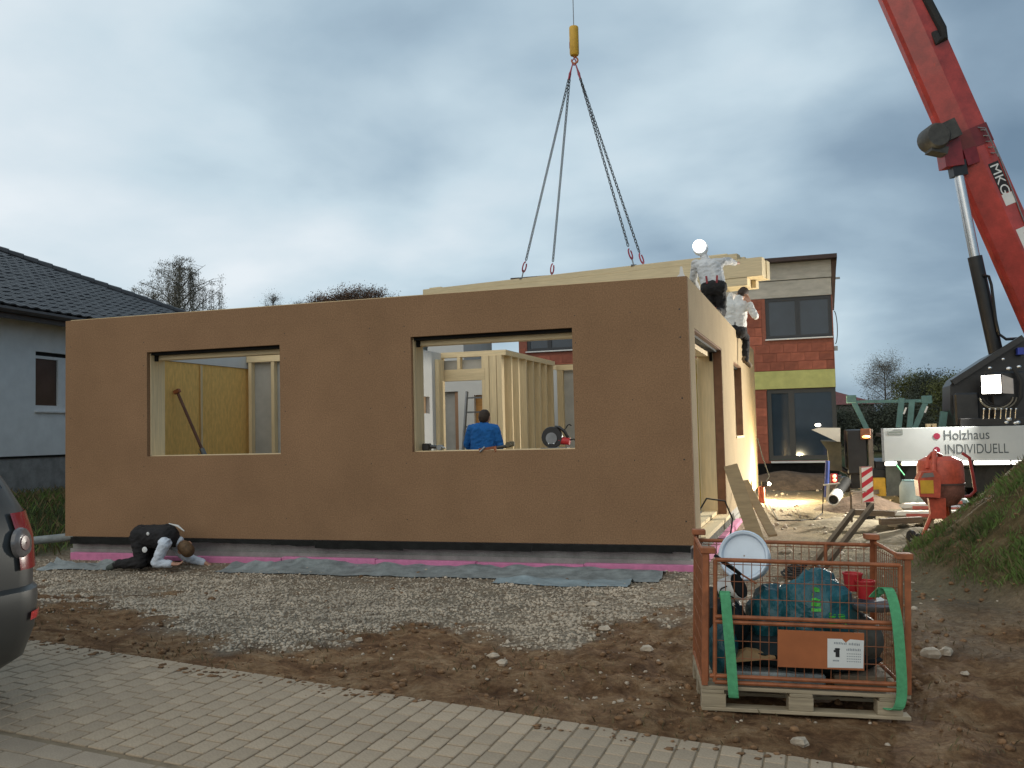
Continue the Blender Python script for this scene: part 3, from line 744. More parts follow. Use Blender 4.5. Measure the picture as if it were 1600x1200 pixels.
# white room wall seen through the doorway
p6 = part('partition_wall', gypsum, lambda m: wallgrid(m, -7.0, -3.95, .02, 2.45, 7.6, 7.7, [(hf(690, 640, 7.6).x, hf(716, 640, 7.6).x, .0, hf(700, 612, 7.6).z), (hf(741, 640, 7.6).x, hf(759, 640, 7.6).x, .3, hf(750, 617, 7.6).z)], FN))
part('grey_panel', greyboard, lambda m: m.box((hf(688, 640, 7.6).x, 7.72, .02), (hf(718, 640, 7.6).x, 7.74, 2.3)), p6)
part('board', M('reddish_board', (.34, .2, .12), .8, .1, 5), lambda m: m.box((hf(710, 640, 7.6).x, 7.64, .02), (hf(717.5, 640, 7.6).x, 7.715, hf(700, 613, 7.6).z)), p6)
part('plywood_sheet', orangewood, lambda m: m.box((hf(739, 640, 7.6).x, 7.705, .1), (hf(761, 640, 7.6).x, 7.725, 2.3)), p6)

# props, ladder, tools in and on the house
def prop(loc0, loc1, label, name='steel_prop'):
    p0, p1 = H(*loc0), H(*loc1); d = p1 - p0; mid = p0 + d * .48
    t = thing(name, label, 'prop', p0); m = MB(); m.cyl((0, 0, 0), mid - p0, .032, n=8); m.build('outer_tube', steelrust, t, True)
    m = MB(); m.cyl(mid - p0 - d * .02, d * .97, .024, n=8); m.build('inner_tube', M('rusty_prop', (.16, .075, .05), .7, .2, 9), t, True)
    m = MB(); m.cyl(mid - p0 - d * .03, mid - p0 + d * .06, .040, n=8); m.build('thread_sleeve', steel, t, True)
    m = MB(); m.tube([mid - p0 + Vector((0.05, -.02, .02)), mid - p0 + Vector((-.03, -.07, .0)), mid - p0 + Vector((-.09, -.03, .04))], .008, 5); m.build('pin_handle', steel, t)
    m = MB(); m.bar(d * .975, d * 1.0, .07, .09); m.build('end_plate', steelrust, t)
    m = MB(); m.bar(Vector((0, 0, 0)), d * .03, .10, .12); m.build('foot_plate', steelrust, t)
    return t
prop((-7.05, 2.0, .05), (-7.93, 1.88, 1.99), 'rusty brown adjustable prop leaning on the yellow board wall inside the left window hole')
prop((-1.9, 3.6, .05), (-.36, 3.75, 2.0), 'adjustable prop slanting inside the door opening of the side wall')
lt = thing('ladder', 'grey aluminium ladder standing behind the man in the blue jacket', 'ladder', H(-4.82, 6.35, 0), -YAW)
for sx in (-.17, .17): m = MB(); m.bar((sx * 1.25, -.25, 0.005), (sx, .12, 2.02), .03, .065); m.build('rail', steel, lt)
for k in range(7): z = .28 + k * .27; q = z / 2.02; m = MB(); m.bar((-.205 + .035 * q, -.25 + .37 * q, z), (.205 - .035 * q, -.25 + .37 * q, z), .03, .03); m.build('rung', steel, lt)
SZ = A0.z + 1.03 + .008
t = thing('circular_saw', 'black handheld circular saw standing on the right window sill', 'circular saw', H(-1.56, .20, 1.038), -YAW)
m = MB(); m.box((-.15, -.07, 0), (.15, .07, .008), .003); m.build('base_plate', steel, t)
m = MB(); m.lathe([(.02, -.012), (.118, -.012), (.122, 0), (.122, .035), (.10, .045), (.03, .045)], 22, (-.03, -.012, .125), (0, 1, 0)); m.build('blade_guard', blackmetal, t, True)
m = MB(); m.lathe([(.015, -.004), (.065, -.004), (.065, .002), (.015, .002)], 22, (-.03, -.03, .115), (0, 1, 0)); m.build('blade', steel, t, True)
for sx in (-.06, .0): m = MB(); m.ball((sx, -.034, .055), .012, 8, 6); m.build('wing_screw', chrome, t, True)
m = MB(); m.cyl((.05, .02, .09), (.17, .02, .075), .045, .04, 12); m.build('motor', redplastic, t, True)
m = MB(); m.tube([(.0, .02, .24), (.05, .02, .235), (.11, .02, .19), (.15, .02, .12)], .018, 8); m.build('handle', blackmetal, t, True)
m = MB(); m.tube([(.10, .03, .19), (.15, .03, .26), (.17, .03, .265), (.19, .03, .25)], .007, 6); m.tube([(.16, .02, .09), (.22, .02, .1), (.25, .02, .06), (.25, .02, .01)], .008, 6); m.build('cable', rubber, t, True)
t = thing('nail_gun', 'small dark power tool lying at the left end of the right window sill', 'power tool', H(-3.06, .20, 1.038), -YAW)
m = MB(); m.box((-.115, -.04, 0), (-.02, .05, .085), .012); m.build('battery', blackmetal, t, True)
m = MB(); m.tube([(-.03, 0, .045), (.06, 0, .04), (.10, 0, .035)], [.022, .02, .018], 8); m.build('handle', blackmetal, t, True)
m = MB(); m.cyl((.10, -.03, .035), (.10, .06, .035), .03, n=12); m.cyl((.12, 0, .03), (.17, 0, .03), .012, n=8); m.build('drill_head', steel, t, True)
t = thing('drill', 'small drill lying on the sill right of the man in the blue jacket', 'power tool', H(-2.13, .19, 1.038), -YAW + .2)
m = MB(); m.tube([(-.11, 0, .02), (.0, 0, .035), (.05, 0, .05)], [.018, .02, .025], 8); m.build('handle', blackmetal, t, True)
m = MB(); m.cyl((.02, -.05, .055), (.02, .06, .055), .028, n=12); m.box((.03, -.03, .03), (.09, .05, .09), .01); m.cyl((.05, -.1, .055), (.05, -.03, .055), .012, n=8); m.build('motor_housing', M('olive_tool_body', (.10, .085, .05), .6, .2, 9), t, True)
t = thing('clamp', 'dark steel clamp hanging over the edge of the right window sill', 'clamp', H(-2.30, .02, 1.04), -YAW + .35)
m = MB(); m.bar((-.10, -.0, .0), (.10, .02, .025), .02, .03); m.bar((.08, .0, .02), (.09, -.05, -.03), .02, .03); m.build('bar', steelrust, t)
m = MB(); m.cyl((-.09, 0, -.02), (-.03, 0, .03), .014, n=8); m.build('screw', steel, t, True)

# ------------------------------------------------------------------ beams hanging from the crane
BR = at(1190, 401, 15.7); BL = at(660, 453, 19.1)
bd = Vector((BR.x - BL.x, BR.y - BL.y, 0)); BLN = bd.length; bang = atan2(bd.y, bd.x)
BZ = BR.z                     # top of the long lower layer at the right end
def beam(x0, x1, y, z0, z1, w, label, name='timber_beam'):
    o = MB().box((x0, 0, 0), (x1, w, z1 - z0), .004).build(name, glulam, None)
    o.location = Vector((BL.x, BL.y, 0)) + Vector((-sin(bang), cos(bang), 0)) * y + Vector((0, 0, z0)); o.rotation_euler = (0, 0, bang)
    return tag(o, label, 'beam', 'roof beams hanging in the crane sling')
BB = BZ - .315
rt = BLN
lb = [('long front beam in the middle layer of the hanging stack', .0, rt, 0), ('second long beam in the middle layer of the hanging stack, behind the front one', .03, rt - .04, .2), ('third long beam in the middle layer, at the back of the hanging stack', .02, rt - .02, .4)]
for s, x0, x1, y in lb: beam(x0, x1, y, BB, BZ, .195, 'pale ' + s)
for i, (x1, s) in enumerate(((rt - .26, 'front'), (rt - .30, 'middle'), (rt - .22, 'back'))):
    beam(.18, x1, .01 + i * .2, BB - .135, BB - .004, .19, 'pale wooden beam at the underside of the hanging stack, %s one of three' % s)
for i, (x1, s) in enumerate(((rt - .42, 'front'), (rt - .46, 'middle'), (rt - .4, 'back'))):
    beam(.0, x1, .012 + i * .2, BZ + .003, BZ + .105, .19, 'pale wooden beam lying on top of the hanging stack, %s one of three' % s)
beam(.1, .38, .1, BZ + .108, BZ + .14, .4, 'short batten on the left end of the hanging beam stack', 'timber_batten')
beam(rt - .95, rt - .62, .1, BZ + .108, BZ + .14, .4, 'short batten on the right end of the hanging beam stack', 'timber_batten')

# crane hook and chain sling
DH = 17.4
hk = at(897, 65, DH); zt = at(896, 42, DH).z; zb = at(897, 88, DH).z; ze = at(897, 99, DH)
hookt = thing('crane_hook', 'yellow cylindrical hook weight hanging on the crane rope', 'crane hook', (hk.x, hk.y, zb))
hh = zt - zb; hr = .088
m = MB(); m.lathe([(.02, hh), (hr * .9, hh), (hr, hh - .02), (hr, .05), (hr * .85, .015), (.04, 0), (.02, 0)], 20); m.build('weight', yellowpaint, hookt, True)
m = MB(); m.box((-hr - .002, -.03, .16), (-hr + .02, .03, .27)); m.build('warning_mark', M('orange_mark', (.35, .10, .03), .6, .1), hookt)
m = MB(); m.tube([Vector((.06 * sin(a) , 0, -.075 - .06 * cos(a))) for a in np.linspace(pi * 1.05, pi * -.62, 14)] , [.017] * 10 + [.016, .014, .011, .006], 8); m.cyl((0, 0, .01), (0, 0, -.03), .024, n=10); m.build('hook', M('orange_hook', (.50, .16, .06), .5, .1), hookt, True)
JY = ze
# boom geometry (needed for the rope)
P0 = at(1677, 610, 17.5)
def tipz():
    lo, hi = 10, 40
    for _ in range(50):
        z = (lo + hi) / 2; q = proj((hk.x, hk.y, z))
        if q[0] < 1407 + .442 * q[1]: lo, hi = lo, hi
        s = q[0] - (1407 + .442 * q[1])
        if s < 0: lo = z
        else: hi = z
    return z
TZ = tipz(); TIP = Vector((hk.x + .05, hk.y, TZ))
m = MB(); m.cyl((0, 0, hh), (0, 0, TZ - zb - .25), .009, n=6); m.build('rope', steel, hookt)
sl = thing('chain_sling', 'four leg lifting chain with red hooks between crane hook and beams', 'chain sling', JY)
m = MB(); m.tube([Vector((.035 * cos(a), .0, .055 + .06 * sin(a))) - Vector((0, 0, .03)) for a in np.linspace(0, 2 * pi, 15)], .011, 6); m.build('master_link', M('red_chain_fitting', (.33, .03, .06), .4, .15), sl, True)
redfit = MATS['red_chain_fitting']
def link_chain(p0, p1):
    m = MB(); d = p1 - p0; Ltot = d.length; pitch = .062; n = int(Ltot / pitch); u = d.normalized(); x = u.orthogonal().normalized(); y = u.cross(x)
    for i in range(n):
        c = p0 + u * (pitch * (i + .5)); a = x if i % 2 else y; b = y if i % 2 else x
        P = []
        for k in range(10):
            t_ = 2 * pi * k / 10; P.append(c + u * (.040 * cos(t_)) + a * (.021 * sin(t_)))
        vs = []; fs = []
        for k in range(10):
            tn = (P[(k + 1) % 10] - P[k - 1]).normalized(); n1 = b; n2 = tn.cross(b)
            for q in range(4): w = pi / 2 * q + pi / 4; vs.append(P[k] + n1 * (.0082 * cos(w)) + n2 * (.0082 * sin(w)))
        for k in range(10):
            for q in range(4): fs.append((k * 4 + q, k * 4 + (q + 1) % 4, ((k + 1) % 10) * 4 + (q + 1) % 4, ((k + 1) % 10) * 4 + q))
        m.add(vs, fs)
    return m
def bpt(px, y):                # top edge point of the hanging stack under a picture column
    best = None
    for s in np.linspace(0, 1, 400):
        P = Vector((BL.x, BL.y, BZ + .105)) + Vector((cos(bang), sin(bang), 0)) * (s * BLN) + Vector((-sin(bang), cos(bang), 0)) * y
        e = abs(proj(P)[0] - px)
        if best is None or e < best[0]: best = (e, P)
    return best[1]
for px, y, sx in ((815, .02, -1), (861, .58, -1), (990, .02, 1), (1008, .58, 1)):
    P = bpt(px, y) - JY; top = Vector((sx * .03, 0, -.02)); neck = top + Vector((sx * .05, .01 if y > .3 else -.01, -.17))
    d = (P - neck).normalized()
    m = MB(); m.tube([top, top.lerp(neck, .5), neck], [.012, .014, .022], 6); m.tube([neck, neck + d * .12], [.026, .016], 6); m.build('shortening_clutch', redfit, sl, True)
    endp = P - d * .32
    link_chain(neck + d * .1, endp).build('chain_leg', M('chain_steel', (.10, .105, .11), .5, .2, 20, metal=.5), sl)
    x = d.orthogonal().normalized()
    m = MB(); m.tube([endp + d * (.0 + .10 * (1 - cos(a)) ) + x * (.045 * sin(a)) for a in np.linspace(0, 1.75 * pi, 12)], .014, 6); m.build('end_hook', redfit, sl, True)
    m = MB(); m.tube([endp + d * .16, P + d * .02], .012, 6); m.tube([P + Vector((-.05, 0, .0)), P + Vector((.05, 0, 0))], .018, 6); m.build('lifting_eye', steel, sl)

# ------------------------------------------------------------------ neighbour bungalow on the left
AZ = radians(14)
nb = thing('bungalow', 'white rendered bungalow with dark tiled hip roof behind the brown house, far left', 'house', (-9.81, 18.1, 0), -AZ)
RP = radians(24); LE = 10.7; EAV = 4.2; RW = 6.6     # pitch, far eave, eave height, half width in plan
def bpart(name, mats, fn, parent=nb, smooth=False, **kw): m = MB(); fn(m); return m.build(name, mats, parent, smooth, **kw)
bpart('plinth', concrete, lambda m: m.box((-11.0, -8, -.3), (-.03, LE - .55, 1.36)))
bpart('base_strip', blackfoil, lambda m: m.box((-10.98, -8.0, 1.361), (-.008, LE - .58, 1.42)))
bw = bpart('wall', render_w, lambda m: wallgrid(m, -8, LE - .55, 1.40, EAV + .02, 0, .3, [(.92, 2.02, 2.30, 3.50)], lambda u, d, z: Vector((-d, u, z))))
bpart('wall', render_w, lambda m: m.box((-11, -7.95, 1.4), (-.31, LE - .58, EAV)))
wf = bpart('window', whiteprint, lambda m: (m.box((-.14, .925, 2.30), (-.03, 2.015, 2.41)), m.box((-.14, 1.60, 2.411), (-.03, 2.015, 3.36)), m.box((-.14, .925, 3.361), (-.03, 2.015, 3.42)), m.box((-.14, .925, 2.412), (-.03, .955, 3.36)), m.box((-.02, .90, 2.265), (.05, 2.04, 2.297))))
bpart('pane', brownglass, lambda m: m.box((-.10, .956, 2.412), (-.07, 1.599, 3.36)), wf)
bpart('roller_shutter', blackfoil, lambda m: m.box((-.16, .93, 3.421), (-.05, 2.01, 3.498)), wf)
def roofcore(m):
    t = tan(RP); e = .55; h = EAV - .02
    A_ = [(e, -8.5, h), (e, LE, h), (e - 2 * RW, LE, h), (e - 2 * RW, -8.5, h)]
    R_ = [(e - RW, -8.5 + RW, h + RW * t), (e - RW, LE - RW, h + RW * t)]
    m.add(A_ + R_, [(0, 1, 5, 4), (1, 2, 5), (2, 3, 4, 5), (3, 0, 4), (3, 2, 1, 0)])
roof = bpart('roof', tiles_d, roofcore)
bpart('gutter', M('dark_brown_gutter', (.05, .04, .035), .5, .2, 9), lambda m: (m.tube([(.60, -8.4, EAV - .05), (.60, LE + .05, EAV - .05)], .06, 8), m.box((.45, -8.4, EAV - .20), (.53, LE - .05, EAV - .03))))
bpart('soffit', darkwood, lambda m: m.box((-.02, -8.4, EAV - .10), (.449, LE - .1, EAV - .06)))
tm = MB()
prof = [(-.152, 0), (-.10, .026), (-.03, .030), (.03, .012), (.09, .004), (.152, .012)]
vs = [(0, x, z + .012) for x, z in prof] + [(-.42, x, z) for x, z in prof] + [(0, x, z - .014) for x, z in prof]
tm.add([(a, b, c) for a, b, c in vs], [(i, i + 1, 7 + i, 6 + i) for i in range(5)] + [(12 + i, 13 + i, 1 + i, i) for i in range(5)])
tme = tm.mesh('roof_tile', tiles_d, True)
tl = []
su = Vector((-cos(RP), 0, sin(RP)))
Rt = Matrix.Rotation(RP, 4, 'Y')
for r in range(20):
    for q in range(-24, 40):
        s = r * .34; y = q * .30 + (.0); ins = s * cos(RP)
        if y + .1 > LE - ins - .25 or y - .1 < -8.5 + ins: continue
        p = Vector((.60, y, EAV + .035)) + su * s
        tl.append((p, proj(nb.matrix_basis @ p if False else Matrix.Translation((-9.81, 18.1, 0)) @ rotz(-AZ) @ p)))
tl.sort(key=lambda e: (abs(e[1][0] - 120) > 180, e[0].y))
rest = MB(); cnt = 0
for p, q in tl:
    if cnt < 300 and -30 < q[0] < 330 and 350 < q[1] < 540:
        o = bpy.data.objects.new('roof_tile', tme); COL.objects.link(o); o.parent = roof; o.location = p + Vector((0, 0, rng.uniform(-.004, .006))); o.rotation_euler = (rng.uniform(-.012, .012), RP - .02 + rng.uniform(-.012, .012), 0); cnt += 1
    else:
        rest.T = Matrix.Translation(p) @ Rt; rest.add(tm.v, tm.f)
rest.T = None; rest.build('roof_tile_field', tiles_d, roof, True, kind='stuff')
hd = Vector((-1, -1, tan(RP))).normalized(); hs0 = Vector((.6, LE + .05, EAV + .05))
htm = MB(); htm.tube([Vector((0, 0, 0)), hd * .40], [.125, .10], 8); hme = htm.mesh('hip_tile', tiles_d, True)
for k in range(27):
    o = bpy.data.objects.new('hip_tile', hme); COL.objects.link(o); o.parent = roof; o.location = hs0 + hd * (.36 * k)
drain = thing('drainpipe', 'dark plastic drainpipe lying on the ground at the left corner of the brown house', 'pipe', H(LX - .45, .35, -.13), -YAW)
m = MB(); m.cyl((-.38, -.25, .03), (.42, .25, .09), .055, n=12); m.build('pipe', slategrey, drain, True); m = MB(); m.cyl((-.44, -.29, .025), (-.36, -.24, .031), .065, n=12); m.build('socket', blackfoil, drain, True)

# ------------------------------------------------------------------ red brick building behind
VB = 17.0
bb = thing('brick_building', 'unfinished red brick building with pale concrete upper band and dark windows behind the new house', 'building', H(0, VB, 0), -YAW)
def q_(px, py): v = hf(px, py, VB); return v.x, v.z
xr = q_(1305, 580)[0]; xl = -7.3
zt2 = q_(1250, 406)[1]; zsill = q_(1250, 528)[1]; zwt = q_(1195, 467)[1]; zb2, zb1 = q_(1240, 579)[1], q_(1240, 607)[1]
WX0 = q_(1196, 500)[0]; WX1 = q_(1300, 500)[0]; LW0, LW1 = q_(823, 530)[0], q_(900, 530)[0]
def brk(name, mats, fn, parent=bb, smooth=False, **kw): m = MB(); fn(m); return m.build(name, mats, parent, smooth, **kw)
GX0 = q_(1199, 650)[0]
holes = [(WX0, WX1, zsill, zwt), (LW0, LW1 + .8, zsill, zwt), (GX0, xr + .1, .3, zb1)]
wall = brk('wall', mortar, lambda m: wallgrid(m, xl, xr, -.6, zwt, .0, .3, holes, FN))
n = 0
bm_ = MB(); bm_.box((0, 0, 0), (.366, .03, .239), .003); bme = bm_.mesh('brick', brick_r)
bh_ = MB(); bh_.box((0, 0, 0), (.175, .03, .232), .004); bhe = bh_.mesh('brick', brick_r)
for r in range(0, 20):
    z = zb2 + .012 + r * .245
    for c_ in range(-24, 8):
        x = c_ * .372 + (.186 if r % 2 else 0)
        for (w, me, xo) in ((.362, bme, 0),):
            if x < xl or z + .23 > zwt + .01 and True: continue
            x1 = x + w
            def blocked(a, b): return any(h[0] < b and h[1] > a and h[2] < z + .232 and h[3] > z for h in holes) or b > xr
            mm = me; xx = x
            if blocked(x, x1):
                if not blocked(x, x + .175): mm = bhe
                elif not blocked(x + .187, x1): mm = bhe; xx = x + .187
                else: continue
            o = bpy.data.objects.new('brick', mm); COL.objects.link(o); o.parent = wall; o.location = (xx, -.026 + rng.uniform(-.004, .004), z); n += 1
            if n > 290: break
for r in range(10):
    z = zb1 - .02 - (r + 1) * .245
    if z < .0: break
    for x in ((GX0 - .375), (GX0 - .75)):
        o = bpy.data.objects.new('brick', bme); COL.objects.link(o); o.parent = wall; o.location = (x + (.0 if r % 2 else -.0), -.026, z)
zmid = q_(1250, 437)[1]
brk('concrete_band', conc_l, lambda m: (m.box((xl, -.04, zmid + .02), (xr, .3, zt2 - .06)),))
brk('concrete_band', conc_l, lambda m: m.box((xl, -.01, zwt + .005), (xr - .01, .3, zmid)))
brk('roof', M('dark_roof_edge', (.05, .03, .028), .7, .2, 8), lambda m: (m.box((xl - .1, -.35, zt2 - .058), (xr + .16, 8, zt2 + .05)),))
brk('corner_post', M('brown_board', (.085, .05, .035), .8, .2, 8), lambda m: m.prism([(xr + .005, -.03, zt2 - .06), (xr + .15, -.03, zt2 - .06), (xr + .04, -.03, zwt - .4), (xr + .005, -.03, zwt - .4)], (0, 0, 0), (0, .3, 0)))
brk('bracket', steel, lambda m: m.box((xr + .1, -.02, zmid - .05), (xr + .22, .05, zmid + .0)))
brk('bracket', steel, lambda m: m.box((xr + .001, -.02, q_(1300, 548)[1]), (xr + .09, .05, q_(1300, 541)[1])))
brk('cable_loop', rubber, lambda m: m.tube([Vector((xr + .03 + .07 * sin(a), .0, zwt - .9 + .45 * cos(a))) for a in np.linspace(0, pi, 10)], .012, 5))
for i, (a, b) in enumerate(((-7.2, -3.7), (-3.7, -.95), (-.95, xr - .005))):
    brk('foam_board', foamgreen, lambda m: m.box((a + .004, -.05, zb1 + .003), (b, .02, zb2)))
def window(x0, x1, z0, z1, mid, fr=.09):
    w = brk('window', M('anthracite_frame', (.022, .026, .032), .5, .1, 5), lambda m: (m.box((x0, .03, z0), (x1, .12, z0 + fr)), m.box((x0, .03, z1 - fr), (x1, .12, z1)), m.box((x0, .03, z0 + fr), (x0 + fr, .12, z1 - fr)), m.box((x1 - fr, .03, z0 + fr), (x1, .12, z1 - fr)), *[m.box((q - fr * .7, .03, z0 + fr), (q + fr * .7, .12, z1 - fr)) for q in mid]))
    ed = [x0 + fr] + [v for q in mid for v in (q - fr * .7, q + fr * .7)] + [x1 - fr]
    for i in range(0, len(ed), 2): brk('pane', glassdark, lambda m: m.box((ed[i], .06, z0 + fr), (ed[i + 1], .08, z1 - fr)), w)
    return w
wa = window(WX0, WX1, zsill, zwt, [(WX0 + WX1) / 2 - .02]); wb = window(LW0, LW1 + .8, zsill, zwt, [LW0 + .7])
brk('sill', whiteprint, lambda m: m.box((WX0 - .02, -.09, zsill - .035), (WX1 + .01, .05, zsill)), wa)
brk('sill', whiteprint, lambda m: m.box((LW0 - .02, -.09, zsill - .035), (LW1 + .8, .05, zsill)), wb)
wc = window(GX0 + .01, xr - .01, .33, zb1 - .01, [GX0 + .65], .11)
brk('sill', whiteprint, lambda m: m.box((GX0 + .06, -.10, .24), (xr - .25, .05, .29)))
brk('base_foil', blackfoil, lambda m: m.box((xl, -.03, -.12), (xr, -.005, .235)))
brk('insulation_edge', M('dusty_pink_board', (.34, .22, .22), .9, .15, 7), lambda m: m.box((xl, -.10, -.62), (xr + .05, -.031, -.09)))

# ------------------------------------------------------------------ far houses
def far_house(name, label, frame, rz, x0, x1, y0, y1, eave, ridge, wm, rm, hipx=0.0, chim=None, wins=()):
    t = thing(name, label, 'house', frame, rz)
    w = MB(); w.box((x0, y0, -1.0), (x1, y1, eave)); w.build('wall', wm, t)
    m = MB(); ym = (y0 + y1) / 2; o = .35
    m.add([(x0 - o, y0 - o, eave), (x1 + o, y0 - o, eave), (x1 + o, y1 + o, eave), (x0 - o, y1 + o, eave), (x0 - o + hipx, ym, ridge), (x1 + o - hipx, ym, ridge)], [(0, 1, 5, 4), (1, 2, 5), (2, 3, 4, 5), (3, 0, 4), (3, 2, 1, 0)])
    r = m.build('roof', rm, t)
    if chim: c = MB(); c.box((chim - .3, ym - .3, eave), (chim + .3, ym + .3, ridge + .7)); c.build('chimney', blackmetal, r)
    for (a, b, c_, d) in wins:
        f = MB(); f.box((a, y0 - .05, c_), (b, y0 - .005, d)); f = f.build('window', whiteprint, t)
        g = MB(); g.box((a + .12, y0 - .07, c_ + .12), (b - .12, y0 - .051, d - .12)); g.build('pane', glassdark, f)
    return t
p = at(1290, 631, 62)
e0 = at(1290, 633, 62).z; r0 = at(1320, 599, 66).z
xq = at(1366, 633, 62).x
far_house('distant_house', 'far house with red brown hip roof and chimney, right of the brick building', (xq - 10, 62, 0), 0, 0, 10, 0, 8, e0, r0, M('grey_far_wall', (.16, .15, .145), .9, .2, 1), orangeroof, 3.4, 6.6, ((7.2, 8.4, .8, 1.9), (4.6, 5.8, .8, 1.9)))
p = at(1372, 640, 75)
far_house('distant_house', 'far small house with pale gable, left of the round bare tree', (p.x - 4.5, 78, 0), radians(10), 0, 4.5, 0, 9, at(1372, 632, 78).z, at(1352, 606, 82).z, M('pale_far_wall', (.34, .30, .30), .9, .2, 1), orangeroof, .4)
v1 = hf(724, 542, 21)
X1 = v1.x
def yside(px, py, X):
    d = ray(px, py); P_ = A0 + EX * X; return toh(CP + d * ((P_ - CP).dot(EX) / d.dot(EX)))
v2 = yside(823, 556, X1)
gt = thing('grey_roof_house', 'white house with slate grey hip roof seen through the right window hole', 'house', H(X1, 21, 0), -YAW)
le = max(5.0, v2[1] - 21)
m = MB(); m.box((-6, -5, -.5), (-.4, le - .4, v1.z)); m.build('wall', render_w, gt)
m = MB(); ez = v1.z; m.add([(0, -5.4, ez), (0, le, ez), (-6.4, le, ez), (-6.4, -5.4, ez), (-3.2, -2.2, ez + .85), (-3.2, le - 3.2, ez + .85)], [(0, 1, 5, 4), (1, 2, 5), (2, 3, 4, 5), (3, 0, 4), (3, 2, 1, 0)]); m.build('roof', greyroof, gt)
m = MB(); m.tube([(.04, -5.4, ez - .03), (.04, le, ez - .03)], .07, 6); m.build('gutter', blackfoil, gt)
vw0, vw1 = hf(668, 536, 15.5), hf(724, 536, 15.5)
wt_ = thing('white_annex', 'white flat topped wall of a neighbouring annex seen above the doorway wall', 'building', H(vw0.x, 15.5, 0), -YAW)
m = MB(); m.box((0, 0, -.3), (vw1.x - vw0.x, 2.5, vw0.z + .55)); m.build('wall', gypsum, wt_)
m = MB(); m.box((-.03, -.03, vw0.z + .552), (vw1.x - vw0.x + .03, 2.53, vw0.z + .62)); m.build('parapet_cap', blackfoil, wt_)

# ------------------------------------------------------------------ trees
def leaves(n, pts, size, mat, parent, name='crown', spread=.25, droop=0):
    pts = np.asarray(pts); i = NP.randint(0, len(pts), n)
    c = pts[i] + NP.normal(0, spread, (n, 3)) * np.array([1, 1, .8])
    a = NP.normal(0, 1, (n, 3)); a /= np.linalg.norm(a, axis=1)[:, None]; b = np.cross(a, NP.normal(0, 1, (n, 3))); b /= np.linalg.norm(b, axis=1)[:, None]
    if droop: a = a * .35 + np.array([0, 0, -1.0]); a /= np.linalg.norm(a, axis=1)[:, None]
    s = (size * NP.uniform(.6, 1.4, (n, 1)))
    V = np.stack([c - a * s, c - b * s * .5, c + a * s, c + b * s * .5], 1).reshape(-1, 3)
    F = np.arange(4 * n).reshape(-1, 4)
    return npmesh(name, V, F, mat, parent=parent)
def tree(name, label, base, h, cr, mat, nleaf, lsize, style='round', seed=1, group=None, trunk_frac=.35, tw=1.0, spread=.25, cat='tree'):
    r = random.Random(seed); t = thing(name, label, cat, base, 0, group)
    tk = MB(); br = MB(); tips = []
    r0 = h * .018 * tw
    tk.tube([Vector((0, 0, -.3)), Vector((r.uniform(-.1, .1), 0, h * .3)), Vector((r.uniform(-.2, .2), r.uniform(-.2, .2), h * .62)), Vector((0, 0, h * .93))], [r0, r0 * .8, r0 * .5, r0 * .12], 7)
    nb_ = 22
    for k in range(nb_):
        z0 = h * (trunk_frac + (0.93 - trunk_frac) * (k / nb_) ** .9); a = k * 2.4 + r.uniform(-.4, .4)
        f = (k / nb_)
        ln = cr * (1.0 - .62 * f ** 2) * r.uniform(.75, 1.1) * (1 if style != 'birch' else (.55 + .75 * sin(pi * min(1, f + .12))))
        up = (.55 if style != 'birch' else .9) * ln * r.uniform(.6, 1.2)
        p0 = Vector((0, 0, z0)); p2 = p0 + Vector((cos(a) * ln, sin(a) * ln, up)); p1 = p0.lerp(p2, .5) + Vector((0, 0, .12 * ln))
        rb = r0 * .33 * (1 - .5 * f)
        br.tube([p0, p1, p2], [rb, rb * .6, rb * .2], 5)
        for q in range(9):
            s = r.uniform(.35, 1.0); c = (p0.lerp(p1, s * 2) if s < .5 else p1.lerp(p2, s * 2 - 1))
            d = Vector((r.gauss(0, 1), r.gauss(0, 1), r.gauss(.5, .8))).normalized() * cr * r.uniform(.15, .42)
            if style == 'birch':
                e = c + Vector((d.x * .8, d.y * .8, .05)); pts = [c, e]
                L_ = r.uniform(.12, .30) * h
                for u in (.33, .66, 1): pts.append(e + Vector((d.x * .25 * u, d.y * .25 * u, -L_ * u)))
                br.tube(pts, [rb * .3, rb * .2, rb * .14, rb * .1, rb * .06], 3)
                for u in np.linspace(0, 1, 7): tips.append(tuple(e.lerp(pts[-1], u)))
            else:
                e = c + d; br.tube([c, e], [rb * .3, rb * .08], 3); tips += [tuple(e), tuple(c.lerp(e, .6))]
                for _ in range(3):
                    g = e + Vector((r.gauss(0, 1), r.gauss(0, 1), r.gauss(.4, .8))).normalized() * cr * .2; br.tube([c.lerp(e, .6), g], [rb * .14, rb * .05], 3); tips.append(tuple(g))
    tk.build('trunk', bark, t, True); br.build('limbs', bark, t)
    if nleaf: leaves(nleaf, tips, lsize, mat, t, spread=spread, droop=(style == 'birch'))
    return t
def gz(x, y): return base_h(x, y)[0]
def tree_at(px, pytop, D, *a, **k):
    p = at(px, pytop, D); b = gz(p.x, D); return (p.x, D, b), p.z - b
B, h = tree_at(280, 397, 44); tree('birch_tree', 'tall birch with hanging twigs behind the bungalow roof', B, h * 1.03, 1.85, leaf_b, 48000, .028, 'birch', 3, trunk_frac=.42, tw=.8, spread=.09)
B, h = tree_at(243, 440, 44); tree('birch_tree', 'smaller birch leaning beside the tall birch, next to the roof edge', B, h * 1.0, 1.25, leaf_b, 16000, .026, 'birch', 5, trunk_frac=.4, tw=.6, spread=.09)
